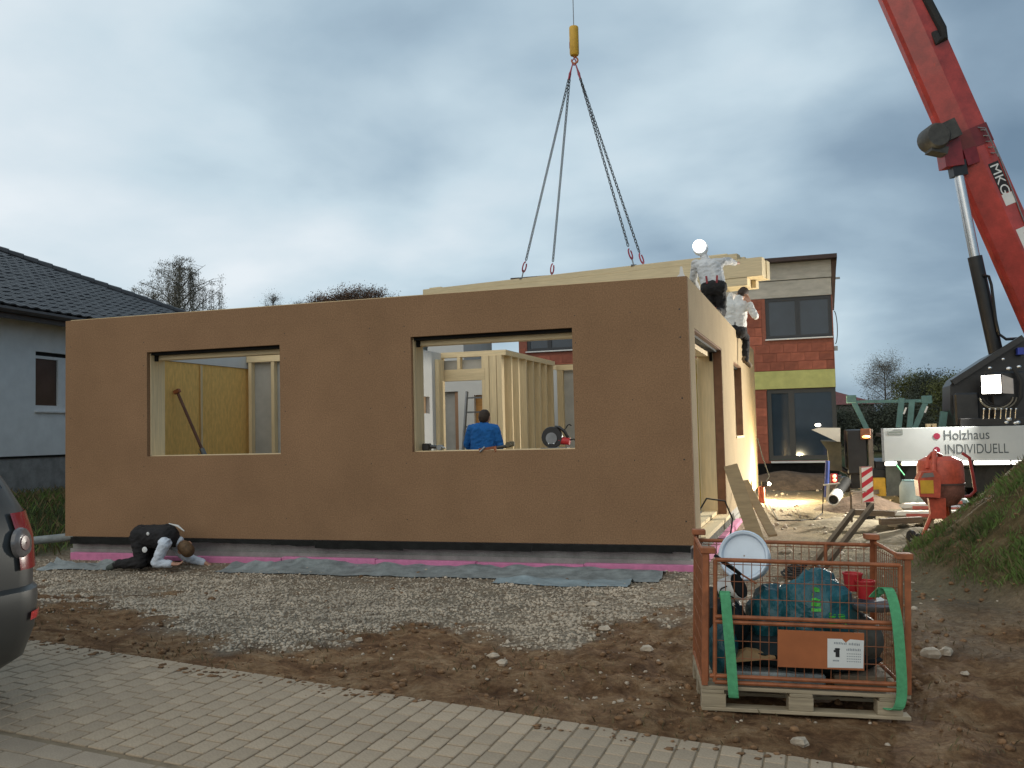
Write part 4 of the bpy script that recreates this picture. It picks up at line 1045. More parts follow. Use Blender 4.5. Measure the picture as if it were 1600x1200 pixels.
for px, py, D, cr, n, lab in ((426, 446, 70, 1.0, 900, 'sparse thin tree top above the brown wall, right of the birch'), (464, 455, 72, .8, 500, 'smallest bare tree top above the brown wall')):
    B, h = tree_at(px, py, D); tree('thin_tree', lab, B, h, cr, leaf_b, n * 4, .032, seed=px, trunk_frac=.6, spread=.22)
for i, (px, py, cr, n, lab) in enumerate(((505, 458, 1.3, 2600, 'leftmost'), (540, 450, 1.7, 3600, 'second from left'), (577, 450, 1.5, 3000, 'third from left, next to the'), (612, 456, 1.2, 900, 'rightmost, nearly bare'))):
    B, h = tree_at(px, py, 62 + i); tree('russet_tree', 'brown autumn tree top above the wall, %s of the row of four' % lab.replace(', next to the', ''), B, h * 1.0, cr, leaf_o, n * 4, .045, seed=30 + i, trunk_frac=.72, spread=.18, group='brown tree tops above the wall')
B, h = tree_at(1381, 563, 66); tree('round_tree', 'round nearly bare tree right of the brick building', B, h, 1.95, leaf_b, 20000, .03, seed=9, trunk_frac=.2, spread=.22)
for i, (px, py, D, cr, mt, n, lab) in enumerate(((1425, 590, 52, 1.3, leaf_g, 3800, 'yellow green bush right of the round bare tree'), (1452, 587, 50, 1.3, leaf_d, 4200, 'dark bush in the middle behind the crane deck'), (1482, 594, 48, 1.3, leaf_g, 4000, 'yellow green bush left of the crane column'), (1510, 606, 47, 1.4, leaf_d, 3500, 'dark bush behind the crane column'),
                                              (1335, 652, 48, 1.2, leaf_d, 3000, 'low dark bush in front of the far red roof'), (1372, 650, 46, 1.3, leaf_d, 3400, 'low dark bush at the foot of the round bare tree'), (1412, 646, 44, 1.3, leaf_d, 3400, 'low dark bush in front of the yellow green bush'), (1545, 630, 46, 1.6, leaf_d, 3000, 'low dark bush behind the crane lamp'), (1310, 655, 45, 1.1, leaf_d, 2600, 'low dark bush at the right edge of the brick building'))):
    B, h = tree_at(px, py, D); tree('bush', lab, B, h * .97, cr, mt, n * 3, .05, seed=50 + i, trunk_frac=.05, spread=.2, group='bushes on the horizon behind the crane', cat='bush')

# ------------------------------------------------------------------ crane truck
VT = 8.0
tr = thing('crane_truck', 'mobile crane truck with red telescopic boom, white side panel and lit lamps', 'crane truck', H(0, VT, 0), -YAW)
TRI = (Matrix.Translation(H(0, VT, 0)) @ rotz(-YAW)).inverted()
def tq(px, py, v=VT): q = hf(px, py, v); return Vector((q.x, q.y - VT, q.z))
def trp(name, mats, fn, parent=None, smooth=False, **kw): m = MB(); fn(m); return m.build(name, mats, parent or tr, smooth, **kw)
pz1, pz0 = 1.155, .575
trp('chassis', blackmetal, lambda m: (m.box((1.75, .25, .08), (8.5, .45, .42), .01), m.box((1.75, 1.9, .08), (8.5, 2.1, .42), .01), m.box((2.2, .3, .43), (8.6, 2.3, .56))))
panel = trp('side_panel', whitepaint, lambda m: m.box((2.335, -.02, pz0), (6.9, .03, pz1), .006))
trp('panel_edge', steel, lambda m: m.box((2.30, -.022, pz0 - .01), (2.333, .034, pz1 + .008)), panel)
trp('deck', darkwood, lambda m: m.box((2.33, .04, 1.0), (6.9, 2.4, 1.06)))
def ptext(name, body, px0, px1, pyb, pyt, mat, lift=-.0215):
    a, b = tq(px0, pyb), tq(px1, pyb); hcap = tq(px0, pyt).z - a.z
    o = text(name, body, hcap / .70, mat, panel, Matrix.Identity(4), .001)
    xs = [v.co.x for v in o.data.vertices]; sx = (b.x - a.x) / (max(xs) - min(xs))
    o.matrix_local = mtx((a.x - min(xs) * sx, lift, a.z), (1, 0, 0), (0, 0, 1), (0, -1, 0)) @ Matrix.Diagonal((sx, 1, 1, 1))
ptext('lettering', 'Holzhaus', 1475, 1546, 687, 672, darktext)
ptext('lettering', 'INDIVIDUELL', 1477, 1576, 709, 694, darktext)
for py in (681.5, 703): c_ = tq(1463.5, py); trp('red_dot', darkred, lambda m: m.cyl((c_.x, -.0235, c_.z), (c_.x, -.0208, c_.z), .056, n=24), panel)
a, b = tq(1387, 680), tq(1410, 671)
trp('small_plate', M('grey_print', (.16, .19, .18), .6, .05), lambda m: (m.box((a.x, -.023, a.z), (b.x, -.0208, a.z + .018)), m.box((a.x, -.023, a.z + .018), (a.x + .012, -.0208, b.z - .02)), m.box((b.x - .012, -.023, a.z + .018), (b.x, -.0208, b.z)), m.box((a.x + .02, -.023, a.z + .035), (b.x - .03, -.0208, b.z - .03)), m.box((a.x + .1, -.023, b.z - .012), (b.x - .012, -.0208, b.z))), panel)
for p0, p1 in ((1382, 1401), (1408, 1447), (1451, 1513), (1521, 1578), (1580, 1640)):
    a, b = tq(p0, 718), tq(p1, 718)
    trp('light_strip', em_strip, lambda m: m.box((a.x, -.035, pz0 - .082), (b.x, .0, pz0 - .012), .01))
trp('strip_rail', blackmetal, lambda m: m.box((2.34, .005, pz0 - .09), (6.9, .04, pz0 - .004)))
# wheels
for x in (2.95, 4.25, 7.4):
    for y in (.22, 1.75):
        w = trp('wheel', rubber, lambda m: m.lathe([(.28, -.14), (.46, -.14), (.50, -.10), (.50, .10), (.46, .14), (.28, .14)], 28, (x, y + .15, .23), (0, 1, 0), False), smooth=True)
        trp('rim', blackmetal, lambda m: m.lathe([(.02, -.05), (.12, -.05), (.14, -.02), (.27, -.02), (.285, -.13)], 20, (x, y + .15, .23), (0, 1, 0)), w, True)
for x in (2.95, 4.25): trp('mudguard', tarp, lambda m: m.tube([(x + .58 * cos(a), .30, .23 + .58 * sin(a)) for a in np.linspace(-.1, pi + .1, 14)], .035, 5), smooth=True)
trp('fuel_tank', blackmetal, lambda m: m.box((5.0, .15, .0), (6.6, .7, .46), .05))
# rear end
trp('rear_frame', blackmetal, lambda m: m.box((1.72, .05, .35), (2.06, 2.35, 1.14), .015))
trp('rear_post', M('grey_brown_post', (.12, .10, .08), .6, .2, 6), lambda m: m.box((2.075, -.01, .45), (2.16, .12, 1.15), .008))
trp('underrun_bar', blackmetal, lambda m: m.box((1.6, .1, .02), (1.74, 2.3, .20), .02))
a0, a1, a2, a3, a4 = tq(1268, 671.5), tq(1279, 668.3), tq(1313, 668.5), tq(1313, 690), tq(1308, 690)
trp('tail_flap', M('cream_paint', (.62, .60, .54), .5, .08, 3), lambda m: m.prism([(q.x, 0, q.z) for q in (a0, a1, a2, a3, a4)], (0, -.02, 0), (0, .06, 0)))
trp('flap_bracket', M('olive_bracket', (.07, .06, .03), .6, .3, 7), lambda m: (m.prism([(1.27, .05, .95), (1.62, .05, .93), (1.62, .05, .40), (1.40, .05, .42), (1.38, .05, .78)], (0, 0, 0), (0, 1.9, 0))))
trp('hydraulic_ram', blackmetal, lambda m: m.cyl((1.5, .3, .5), (2.0, .3, .2), .05, n=10), smooth=True)
c_ = tq(1278, 664); trp('marker_lamp', EM('small_white_lamp', (1, .96, .85), 8), lambda m: m.ball((c_.x, .0, c_.z), .035, 10, 6, (1.5, 1, .8)), smooth=True)
c_ = tq(1352, 682); am = trp('lamp_box', M('dark_orange_housing', (.20, .07, .03), .5, .2), lambda m: m.box((c_.x - .08, -.06, c_.z - .05), (c_.x + .09, .045, c_.z + .14), .01))
trp('amber_lamp', em_amber, lambda m: m.ball((c_.x + .01, -.065, c_.z - .005), .03, 12, 6, (2.3, .6, .9)), am, True)
c_ = tq(1303, 747); tl_ = trp('tail_lamp', redlens, lambda m: m.box((c_.x - .06, -.03, c_.z - .09), (c_.x + .06, .05, c_.z + .08), .01))
for dz in (-.035, .035): trp('bulb', em_red, lambda m: m.ball((c_.x + .01, -.035, c_.z + dz), .034, 10, 6, (1, .5, 1)), tl_, True)
c_ = tq(1411, 725); trp('side_marker', em_yel, lambda m: m.ball((c_.x, -.02, c_.z), .036, 10, 6, (1, .5, .8)), smooth=True)
a, b = tq(1366, 776), tq(1384, 747); trp('tool_box', yellowpaint, lambda m: m.box((a.x, .06, a.z), (b.x, .4, b.z), .012))
a, b = tq(1386, 775), tq(1402, 735); trp('mud_flap', tarp, lambda m: m.box((a.x, .05, a.z), (b.x + .05, .09, b.z + .12)))
pA, pB, pC = tq(1397, 722), tq(1412, 742), tq(1434, 758)
trp('green_strap', greenstrap, lambda m: m.bar((pA.x, -.06, pA.z), (pB.x, -.16, pB.z), .03, .012) or m.bar((pB.x, -.16, pB.z), (pC.x, -.3, pC.z), .09, .02))
# things on the deck: column, controls, lamp
poly = [tq(*q) for q in ((1491, 640), (1491, 600), (1498, 588), (1556, 550), (1602, 528), (1720, 470), (1740, 664), (1500, 664))]
trp('crane_column', blackmetal, lambda m: m.prism([(q.x, 0, q.z) for q in poly], (0, .55, 0), (0, 1.2, 0)))
trp('column_cover', M('black_cover', (.012, .012, .013), .3, .4, 8), lambda m: (m.bar(tq(1493, 596) + Vector((0, .45, 0)), tq(1606, 524) + Vector((0, .45, 0)), .18, .10), m.box((tq(1496, 664).x, .2, 1.16), (tq(1535, 664).x, .54, 1.75), .03), m.box((tq(1556, 664).x, .25, 1.16), (tq(1640, 664).x, .54, 2.1), .03)))
trp('valve_block', blackmetal, lambda m: m.box((tq(1500, 650).x, .02, 1.16), (tq(1620, 650).x, .22, 1.30), .01))
for i, px in enumerate((1536, 1545, 1554, 1563, 1571, 1578, 1586)):
    c_ = tq(px, 642); trp('control_lever', chrome, lambda m: (m.cyl((c_.x, -.0, 1.28), (c_.x + .01, -.04, c_.z + .02), .010, n=6), m.ball((c_.x + .01, -.045, c_.z + .03), .022, 8, 6)), smooth=True)
for i, (px, py, s) in enumerate(((1577, 655, .05), (1587, 661, .04), (1591, 660, .045), (1573, 660, .04), (1550, 574, .035), (1580, 575, .05), (1596, 572, .04), (1571, 560, .03))):
    c_ = tq(px, py); trp('fitting', chrome, lambda m: m.ball((c_.x, .02 if py > 600 else .2, c_.z), s, 9, 6, (1, .7, .8)), smooth=True)
for i, (r, dx) in enumerate(((.26, 0), (.22, .03), (.29, .06), (.19, .09))):
    c_ = tq(1556 + dx * 60, 622); trp('hose', rubber if i % 2 else M('grey_hose', (.16, .15, .12), .5, .2), lambda m: m.tube([(c_.x + r * cos(a), -.05 + .03 * i, c_.z + .02 + r * .75 * sin(a)) for a in np.linspace(pi * 1.02, pi * 1.98, 12)], .012, 6), smooth=True)
trp('hose', rubber, lambda m: m.tube([(tq(1583, 640).x + .0, .1, tq(1583, 640).z), tq(1596, 620) + Vector((0, .05, 0)), tq(1597, 595) + Vector((0, .05, 0)), tq(1586, 575) + Vector((0, .1, 0))], .035, 8), smooth=True)
c_ = tq(1547, 601); fl = trp('flood_lamp', blackmetal, lambda m: m.box((-.17, .0, -.175), (.17, .12, .175), .012))
FLR = Matrix.Translation((c_.x, -.12, c_.z)) @ rotz(radians(-22)); fl.matrix_local = FLR
trp('lamp_face', em_flood, lambda m: m.box((-.15, -.006, -.155), (.15, -.001, .155)), fl)
trp('side_shield', M('grey_shield', (.35, .33, .32), .4, .1), lambda m: m.prism([(.172, -.01, -.16), (.33, .05, -.175), (.33, .05, .08), (.172, -.01, .16)], (0, 0, 0), (0, .02, 0)), fl)
trp('beacon', M('blue_mark', (.02, .04, .3), .4, .1), lambda m: m.box((tq(1596, 552).x, .3, tq(1596, 552).z), (tq(1606, 552).x, .5, tq(1596, 541).z)))
lf = bpy.data.lights.new('flood_light', 'AREA'); lf.energy = 500; lf.size = .3; lf.color = (1.0, .95, .84); lf.spread = radians(150)
lo = bpy.data.objects.new('flood_light', lf); COL.objects.link(lo)
fp = H(c_.x, VT - .16, c_.z) ; lo.location = fp - EX * .04
dv = (H(1.2, 3.5, .3) - fp).normalized(); lo.rotation_euler = dv.to_track_quat('-Z', 'Y').to_euler()
# boom
BD = (TIP - P0).normalized(); sv = BD.cross(Vector((0, 1, 0))).normalized()
if sv.x < 0: sv = -sv
tv = sv.cross(BD).normalized()
if tv.y > 0: tv = -tv
def s_at_py(py):
    lo_, hi_ = 0.0, (TIP - P0).length
    for _ in range(50):
        m_ = (lo_ + hi_) / 2
        if proj(P0 + BD * m_)[1] > py: lo_ = m_
        else: hi_ = m_
    return lo_
def hexsec(k): return [(s * k, t * k) for s, t in ((.39, .22), (.36, .27), (.03, .27), (-.33, .13), (-.385, .07), (-.385, -.07), (-.33, -.13), (.03, -.27), (.36, -.27), (.39, -.22))]
def boomsec(m, s0, s1, k):
    m.T = TRI; P = [P0 + BD * s0 + sv * (s * k) + tv * (t * k) for s, t in hexsec(1)]; n = len(P)
    Q = [p + BD * (s1 - s0) for p in P]
    m.add(P + Q, [tuple(range(n)), tuple(range(n, 2 * n))[::-1]] + [(i, (i + 1) % n, n + (i + 1) % n, n + i) for i in range(n)]); m.T = None
sJ, sT = s_at_py(214), (TIP - P0).length
bo = trp('boom', redsteel, lambda m: boomsec(m, -.6, sJ - .02, 1.0))
trp('boom_extension', redsteel, lambda m: boomsec(m, sJ - .015, sJ + 6.2, .985), bo)
trp('boom_extension', redsteel, lambda m: boomsec(m, sJ + 5.9, sJ + 10.5, .82), bo)
trp('boom_extension', redsteel, lambda m: boomsec(m, sJ + 10.2, sT - .05, .66), bo)
trp('boom_head', blackmetal, lambda m: (setattr(m, 'T', TRI), m.cyl(TIP + Vector((0, -.25, 0)), TIP + Vector((0, .25, 0)), .22, n=16), m.bar(TIP - BD * .5, TIP, .34, .34)), bo, True)
trp('collar', M('dark_red_collar', (.16, .018, .02), .4, .2, 8), lambda m: boomsec(m, sJ - .30, sJ + .06, 1.035), bo)
def bp_(py, s, t): return P0 + BD * s_at_py(py) + sv * s + tv * t
pc = at(1459, 216, 17.1)
trp('pin_housing', M('grey_black_iron', (.05, .048, .042), .55, .35, 9), lambda m: (setattr(m, 'T', TRI), m.lathe([(.02, -.22), (.2, -.22), (.235, -.17), (.235, .18), (.2, .22), (.02, .22)], 22, pc, (0, 1, 0)), m.bar(pc, pc + sv * .42 + BD * .02, .34, .34), m.bar(pc + Vector((.03, 0, -.3)), pc + Vector((.06, 0, -.17)), .28, .3)), bo, True)
# MKG lettering on the side face of the lower boom
tx, ty, tz = -BD, sv, tv
org = bp_(273, .055, .272)
trp('decal', blackprint, lambda m: (setattr(m, 'T', TRI), m.bar(bp_(262, .19, .2715), bp_(330, .19, .2715), .30, .003, tv)), bo) if False else None
def boomplate(name, mat, py0, py1, s0, s1, lift):
    a, b, c, d = bp_(py0, s0, .272 + lift), bp_(py1, s0, .272 + lift), bp_(py1, s1, .272 + lift), bp_(py0, s1, .272 + lift)
    return trp(name, mat, lambda m: (setattr(m, 'T', TRI), m.prism([a, b, c, d], (0, 0, 0), tv * .003)), bo)
boomplate('decal', blackprint, 266, 312, .085, .285, .000)
ln = s_at_py(268) - s_at_py(312)
o = text('lettering', 'MKG', .25, whiteprint, bo, Matrix.Identity(4), .001)
xs = [v.co.x for v in o.data.vertices]; kx = ln / (max(xs) - min(xs))
o.matrix_local = TRI @ mtx(bp_(268, .105, .2765), tx, ty, tz) @ Matrix.Diagonal((kx, .95, 1, 1))
boomplate('decal', whiteprint, 313.5, 330, .085, .285, .0)
boomplate('decal', whiteprint, 366, 396, .07, .33, .0); boomplate('decal', darkred, 374, 390, .18, .22, .004)
boomplate('decal', whiteprint, 399, 407, .08, .3, .0)
# lift cylinder
c0, c1, c2 = at(1558, 560, 17.25), at(1523, 401, 17.25), at(1498, 274, 17.25)
trp('cylinder_barrel', blackmetal, lambda m: (setattr(m, 'T', TRI), m.cyl(c0, c1, .125, n=18)), smooth=True)
trp('piston_rod', chrome, lambda m: (setattr(m, 'T', TRI), m.cyl(c1, c2, .09, n=18)), smooth=True)
trp('rod_clevis', blackmetal, lambda m: (setattr(m, 'T', TRI), m.bar(c2 - (c2 - c1).normalized() * .02, c2 + (c2 - c1).normalized() * .26, .20, .26)))
trp('rod_bracket', M('dark_red_bracket', (.22, .02, .025), .4, .2, 7), lambda m: (setattr(m, 'T', TRI), m.bar(at(1487, 262, 17.25), at(1478, 205, 17.25), .3, .34), m.bar(at(1500, 250, 17.3), at(1530, 240, 17.4), .3, .3)))
trp('cylinder_pipe', blackmetal, lambda m: (setattr(m, 'T', TRI), m.tube([at(1536, 430, 17.1), at(1545, 432, 17.1), at(1549, 445, 17.1), at(1556, 500, 17.1), at(1561, 522, 17.1), at(1572, 530, 17.1), at(1592, 529, 17.1)], .028, 6)), smooth=True)
trp('boom_hose', rubber, lambda m: (setattr(m, 'T', TRI), m.tube([at(1433, -60, 17.2), at(1446, -5, 17.2), at(1462, 26, 17.2), at(1472, 45, 17.2), at(1474, 60, 17.2), at(1466, 66, 17.2), at(1459, 52, 17.25)], .085, 8)), smooth=True)
trp('guard_rail', steel, lambda m: (setattr(m, 'T', TRI), m.tube([at(1528, 199, 17.2), at(1540, 200, 17.1), at(1551, 225, 17.1), at(1560, 245, 17.1)], .012, 5), m.tube([at(1556, 230, 17.2), at(1600, 345, 17.2), at(1640, 440, 17.2)], .013, 5), *[m.tube([at(1532 + 4 * k, 203 + 9 * k, 17.2), at(1541 + 4 * k, 203 + 9 * k, 17.15)], .011, 5) for k in range(5)]), smooth=True, kind='stuff')

# lifting frame on the deck
lfr = thing('lifting_gantry', 'teal tube frame standing on the truck deck behind the white side panel', 'frame', H(0, 9, 0), -YAW)
fq = lambda px, py: (lambda v: Vector((v.x, 0, v.z)))(hf(px, py, 9))
for k, (a, b, r) in enumerate((((1331, 622), (1357, 676), .045), ((1449, 622), (1428, 672), .045), ((1338, 628), (1450, 626), .028), ((1409, 622), (1404, 668), .05), ((1425, 625), (1421, 668), .05), ((1475, 643), (1472, 668), .06))):
    m = MB(); m.bar(fq(*a), fq(*b), r * 2, r * 2); m.build('strut' if k != 2 else 'crossbar', tealpaint, lfr)
for q in ((1331, 624), (1449, 625)): c_ = fq(*q); m = MB(); m.box((c_.x - .1, -.05, c_.z - .07), (c_.x + .08, .05, c_.z + .08), .01); m.build('corner_plate', tealpaint, lfr)
for q in ((1413, 642), (1446, 640)): c_ = fq(*q); m = MB(); m.bar(c_ + Vector((.03, -.07, .06)), c_ + Vector((-.02, -.07, -.06)), .03, .03); m.build('reflector', whiteprint, lfr)
wb_ = thing('wood_block', 'two pale wood blocks standing on the edge of the truck deck', 'wood block', H(tq(1459, 668).x, 8.4, 1.06), -YAW)
for k in (0, 1): m = MB(); m.box((k * .09 - .07, 0, 0), (k * .09 + .0, .3, .16), .004); m.build('block', wood, wb_)

# ------------------------------------------------------------------ mesh crate, pallet and what lies in it
CY = radians(-7.0); CTILT = radians(2.2)
CM = Matrix.Translation((1.065, 5.62, -.02)) @ rotz(CY) @ Matrix.Rotation(CTILT, 4, 'Y')
def cthing(name, label, cat, off=(0, 0, 0), rz=0, group=None):
    t = thing(name, label, cat, group=group); t.matrix_world = CM @ Matrix.Translation(off) @ rotz(rz); return t
def cp(px, py, yl):               # photo column/row on the crate plane y = yl, crate coordinates
    inv = CM.inverted(); o = inv @ CP; d = inv.to_3x3() @ ray(px, py); return o + d * ((yl - o.y) / d.y)
CW, CD, CH = 1.175, .80, .93
pal = cthing('wooden_pallet', 'weathered wooden pallet under the brown mesh crate', 'pallet')
for y in (0.0, .35, .70): m = MB(); m.box((0, y, 0), (CW, y + .10, .022), .003); m.build('bottom_board', palletwood, pal)
for y in (0.0, .35, .70):
    for x in (0, .495, .99): m = MB(); m.box((x, y + .002, .0225), (x + .14, y + .098, .10), .003); m.build('block', palletwood, pal)
for x in (0, .5, 1.0): m = MB(); m.box((x, 0, .1005), (x + .13, .8, .120), .003); m.build('stringer_board', palletwood, pal)
for k in range(6): m = MB(); m.box((0, .005 + k * .134, .1205), (CW, .005 + k * .134 + .115, .142), .003); m.build('deck_board', palletwood, pal)
cr_ = cthing('mesh_crate', 'rusty brown steel mesh crate on a pallet, filled with waste', 'mesh crate')
def crp(name, mats, fn, parent=cr_, smooth=False, **kw): m = MB(); fn(m); return m.build(name, mats, parent, smooth, **kw)
z0 = .145
def post(x, y, sx, sy, h):
    crp('corner_post', steelrust, lambda m: (m.box((x, y, z0), (x + sx * .034, y + sy * .008, h)), m.box((x, y + sy * .0085, z0), (x + sx * .008, y + sy * .05, h))))
    crp('stacking_foot', steelrust, lambda m: m.box((x - sx * .012, y - sy * .01, h - .02), (x + sx * .075, y + sy * .075, h + .015), .004))
post(0, 0, 1, 1, CH); post(CW, 0, -1, 1, CH); post(0, CD, 1, -1, CH + .03); post(CW, CD, -1, -1, CH + .03)
def tubes(name, segs, r=.012): 
    for a, b in segs: crp(name, steelrust, lambda m: m.cyl(a, b, r, n=8), smooth=True)
fx0, fx1 = .075, CW - .055
tubes('frame_tube', [((fx0, .012, z0 + .02), (fx0, .012, CH - .055)), ((fx1, .012, z0 + .02), (fx1, .012, CH - .055)), ((fx0, .012, CH - .055), (fx1, .012, CH - .055)), ((fx0 - .03, .012, z0 + .055), (fx1, .012, z0 + .055)), ((fx0, .008, .545), (fx1, .008, .545)), ((fx0, .008, .515), (fx1, .008, .515)), ((fx0, .012, z0 + .02), (fx1, .012, z0 + .02))], .0125)
tubes('frame_tube', [((.03, CD - .01, CH - .03), (CW - .03, CD - .01, CH - .03)), ((.03, CD - .01, z0 + .02), (CW - .03, CD - .01, z0 + .02)), ((.01, .03, CH - .03), (.01, CD - .03, CH - .01)), ((CW - .01, .03, CH - .03), (CW - .01, CD - .03, CH - .01)), ((.01, .03, z0 + .02), (.01, CD - .03, z0 + .02)), ((CW - .01, .03, z0 + .02), (CW - .01, CD - .03, z0 + .02)), ((CW * .73, CD - .012, z0), (CW * .73, CD - .012, CH - .03)), ((.03, .02, z0 + .02), (.03, .02, CH - .03))], .012)
wirem = M('brown_wire', (.26, .095, .04), .6, .25, 12)
def wires(x0, x1, zb, zt, fn, sx=.05, sz=.10):
    m = MB()
    for k in range(int((x1 - x0) / sx) + 1): x = x0 + k * sx; m.cyl(fn(x, zb), fn(x, zt), .0023, n=4, cap=False)
    for k in range(int((zt - zb) / sz) + 1): z = zb + k * sz; m.cyl(fn(x0, z), fn(x1, z), .0023, n=4, cap=False)
    m.build('wire_mesh', wirem, cr_, kind='stuff')
wires(fx0 + .01, fx1 - .01, z0 + .06, .512, lambda x, z: (x, .018, z)); wires(fx0 + .01, fx1 - .01, .55, CH - .06, lambda x, z: (x, .018, z))
wires(.05, CW - .05, z0 + .03, CH - .04, lambda x, z: (x, CD - .02, z)); wires(.04, CD - .04, z0 + .03, CH - .04, lambda x, z: (.008, x, z)); wires(.04, CD - .04, z0 + .03, CH - .04, lambda x, z: (CW - .008, x, z))
q0, q1 = cp(1215, 1047, -.004), cp(1350, 992, -.004)
sg = crp('sign_plate', signrust, lambda m: m.box((q0.x, -.008, q0.z + .02), (q1.x, .002, q1.z + .01)))
a, b = cp(1293, 1043, -.01), cp(1350, 1001, -.01)
crp('paper_label', paper, lambda m: m.prism([(a.x, -.0095, a.z), (b.x - .004, -.0095, a.z + .004), (b.x, -.0095, b.z), ((a.x + b.x) / 2 + .025, -.0095, b.z + .004), ((a.x + b.x) / 2, -.0095, b.z - .016), ((a.x + b.x) / 2 - .02, -.0095, b.z + .004), (a.x, -.0095, b.z + .003)], (0, 0, 0), (0, .001, 0)), sg)
def pl(u, v): return (a.x + (b.x - a.x) * u, -.0102, a.z + (b.z - a.z) * v)
def pm_(m, u0, v0, u1, v1): q = [pl(u0, v0), pl(u1, v0), pl(u1, v1), pl(u0, v1)]; m.add(q, [(0, 1, 2, 3)])
mk = MB(); pm_(mk, .22, .38, .33, .70); pm_(mk, .17, .55, .22, .63); pm_(mk, .20, .64, .34, .69); mk.build('printed_mark', blackprint, sg)
mk = MB(); r_ = random.Random(3)
for k in range(5): pm_(mk, .15 + k * .035, .23, .175 + k * .035, .28)
for k in range(16):
    if 7 < k < 9: continue
    pm_(mk, .18 + k * .045, .84 - .002 * k, .205 + k * .045, .90 - .002 * k + r_.uniform(0, .03))
for k in range(9): pm_(mk, .52 + k * .045, .62, .545 + k * .045, .68 + r_.uniform(0, .03))
for row in range(4):
    for k in range(8): pm_(mk, .53 + k * .05, .50 - row * .09, .56 + k * .05, .53 - row * .09)
mk.build('printed_lines', M('faded_print', (.22, .25, .27), .8, .1), sg, kind='stuff')
# green straps
def ribbon(name, label, pts, w, wdir=(1, 0, 0)):
    t = cthing(name, label, 'strap', group='green lifting straps on the mesh crate'); m = MB(); wv = Vector(wdir)
    P = [Vector(p) for p in pts]; Q = []
    for i in range(len(P) - 1):
        for k in range(4):
            s_ = k / 4; p_1, p_2, p_3, p_4 = P[max(i - 1, 0)], P[i], P[i + 1], P[min(i + 2, len(P) - 1)]
            Q.append(.5 * ((2 * p_2) + (p_3 - p_1) * s_ + (2 * p_1 - 5 * p_2 + 4 * p_3 - p_4) * s_ ** 2 + (3 * p_2 - p_1 - 3 * p_3 + p_4) * s_ ** 3))
    Q.append(P[-1])
    for i in range(len(Q) - 1):
        d = (Q[i + 1] - Q[i]).normalized(); n = d.cross(wv).normalized() * .003
        a, b = Q[i], Q[i + 1]
        vs = [a - wv * w / 2 - n, a + wv * w / 2 - n, a + wv * w / 2 + n, a - wv * w / 2 + n, b - wv * w / 2 - n, b + wv * w / 2 - n, b + wv * w / 2 + n, b - wv * w / 2 + n]
        m.add(vs, [(0, 1, 5, 4), (1, 2, 6, 5), (2, 3, 7, 6), (3, 0, 4, 7)])
    m.build('webbing', greenstrap, t, True)
    m = MB(); m.T = Matrix.Translation(P[1] + Vector((0, -.006, 0))); m.box((-w / 2 - .002, -.004, -.03), (w / 2 + .002, .002, .01)); m.build('sewn_end', M('dark_green_webbing', (.05, .20, .10), .85, .15, 30), t)
    return t
l0, l1, l2, l3 = cp(1133, 928, -.03), cp(1138, 985, -.035), cp(1142, 1030, -.03), cp(1146, 1085, -.03)
ribbon('lifting_strap', 'green webbing strap hanging on the left of the mesh crate front', [(l0.x + .01, .06, l0.z - .06), (l0.x, .02, l0.z + .0), (l0.x + .002, -.02, l0.z - .012), l1, l2, l3, (l3.x + .005, -.01, l3.z - .02)], .058)
l0, l1, l2, l3, l4 = cp(1390, 925, -.03), cp(1401, 965, -.05), cp(1407, 1030, -.06), cp(1409, 1085, -.05), cp(1402, 1108, -.04)
ribbon('lifting_strap', 'green webbing strap bulging outward on the right of the mesh crate front', [(l0.x - .06, .08, l0.z - .05), (l0.x - .02, .03, l0.z + .01), (l0.x + .005, -.02, l0.z - .0), l1, l2, l3, l4, (l4.x - .04, .0, l4.z - .01)], .058)
# bags
def bag(name, label, c, sc, mat, seed, marks=None, group=None, n=40, mm=26, amp=.16):
    t = cthing(name, label, 'bag', c, 0, group)
    def P(u, v, off=0.0):
        d = Vector((cos(v) * cos(u), cos(v) * sin(u), sin(v)))
        f = 1 + amp * mn.fractal(d * 2.2 + Vector((seed, 0, 0)), 1, 2, 4) + .05 * abs(mn.noise(d * 7 + Vector((0, seed, 0)))) - .02
        q = d * f; q = Vector((q.x * sc[0], q.y * sc[1], q.z * sc[2]))
        if q.z < -sc[2] * .8: q.z = -sc[2] * .8
        return q * (1 + off)
    vs, fs = [], []
    for j in range(mm + 1):
        for i in range(n): vs.append(P(2 * pi * i / n, -pi / 2 + pi * j / mm))
    for j in range(mm):
        for i in range(n): fs.append((j * n + i, j * n + (i + 1) % n, (j + 1) * n + (i + 1) % n, (j + 1) * n + i))
    m = MB(); m.add(vs, fs); m.build('bag_skin', mat, t, True)
    for (u0, u1, v0, v1) in (marks or ()):
        m = MB()
        for k in range(5):
            va, vb = v0 + (v1 - v0) * k / 5, v0 + (v1 - v0) * (k + .62) / 5
            for i in range(6):
                ua, ub = u0 + (u1 - u0) * i / 6, u0 + (u1 - u0) * (i + 1) / 6; m.quad(P(ua, va, .012), P(ub, va, .012), P(ub, vb, .012), P(ua, vb, .012))
        m.build('printed_stripes', baggreen, t)
    return t
b1 = cp(1272, 935, .33)
bag('garbage_bag', 'big teal blue garbage bag with bright green print in the mesh crate', (b1.x + .01, .34, .49), (.25, .24, .29), bagblue, 1.3, ((-1.85, -1.62, .30, .85), (-1.45, -.95, .02, .30)))
b2 = cp(1212, 925, .36)
bag('garbage_bag', 'smaller teal bag left of the big blue garbage bag in the crate', (b2.x - .02, .40, .48), (.15, .2, .20), bagblue, 4.1, n=30, mm=18)
bag('garbage_bag', 'dark bag at the left end of the mesh crate under the white lid', (.16, .38, .42), (.14, .26, .25), bagdark, 7.7, n=30, mm=18)
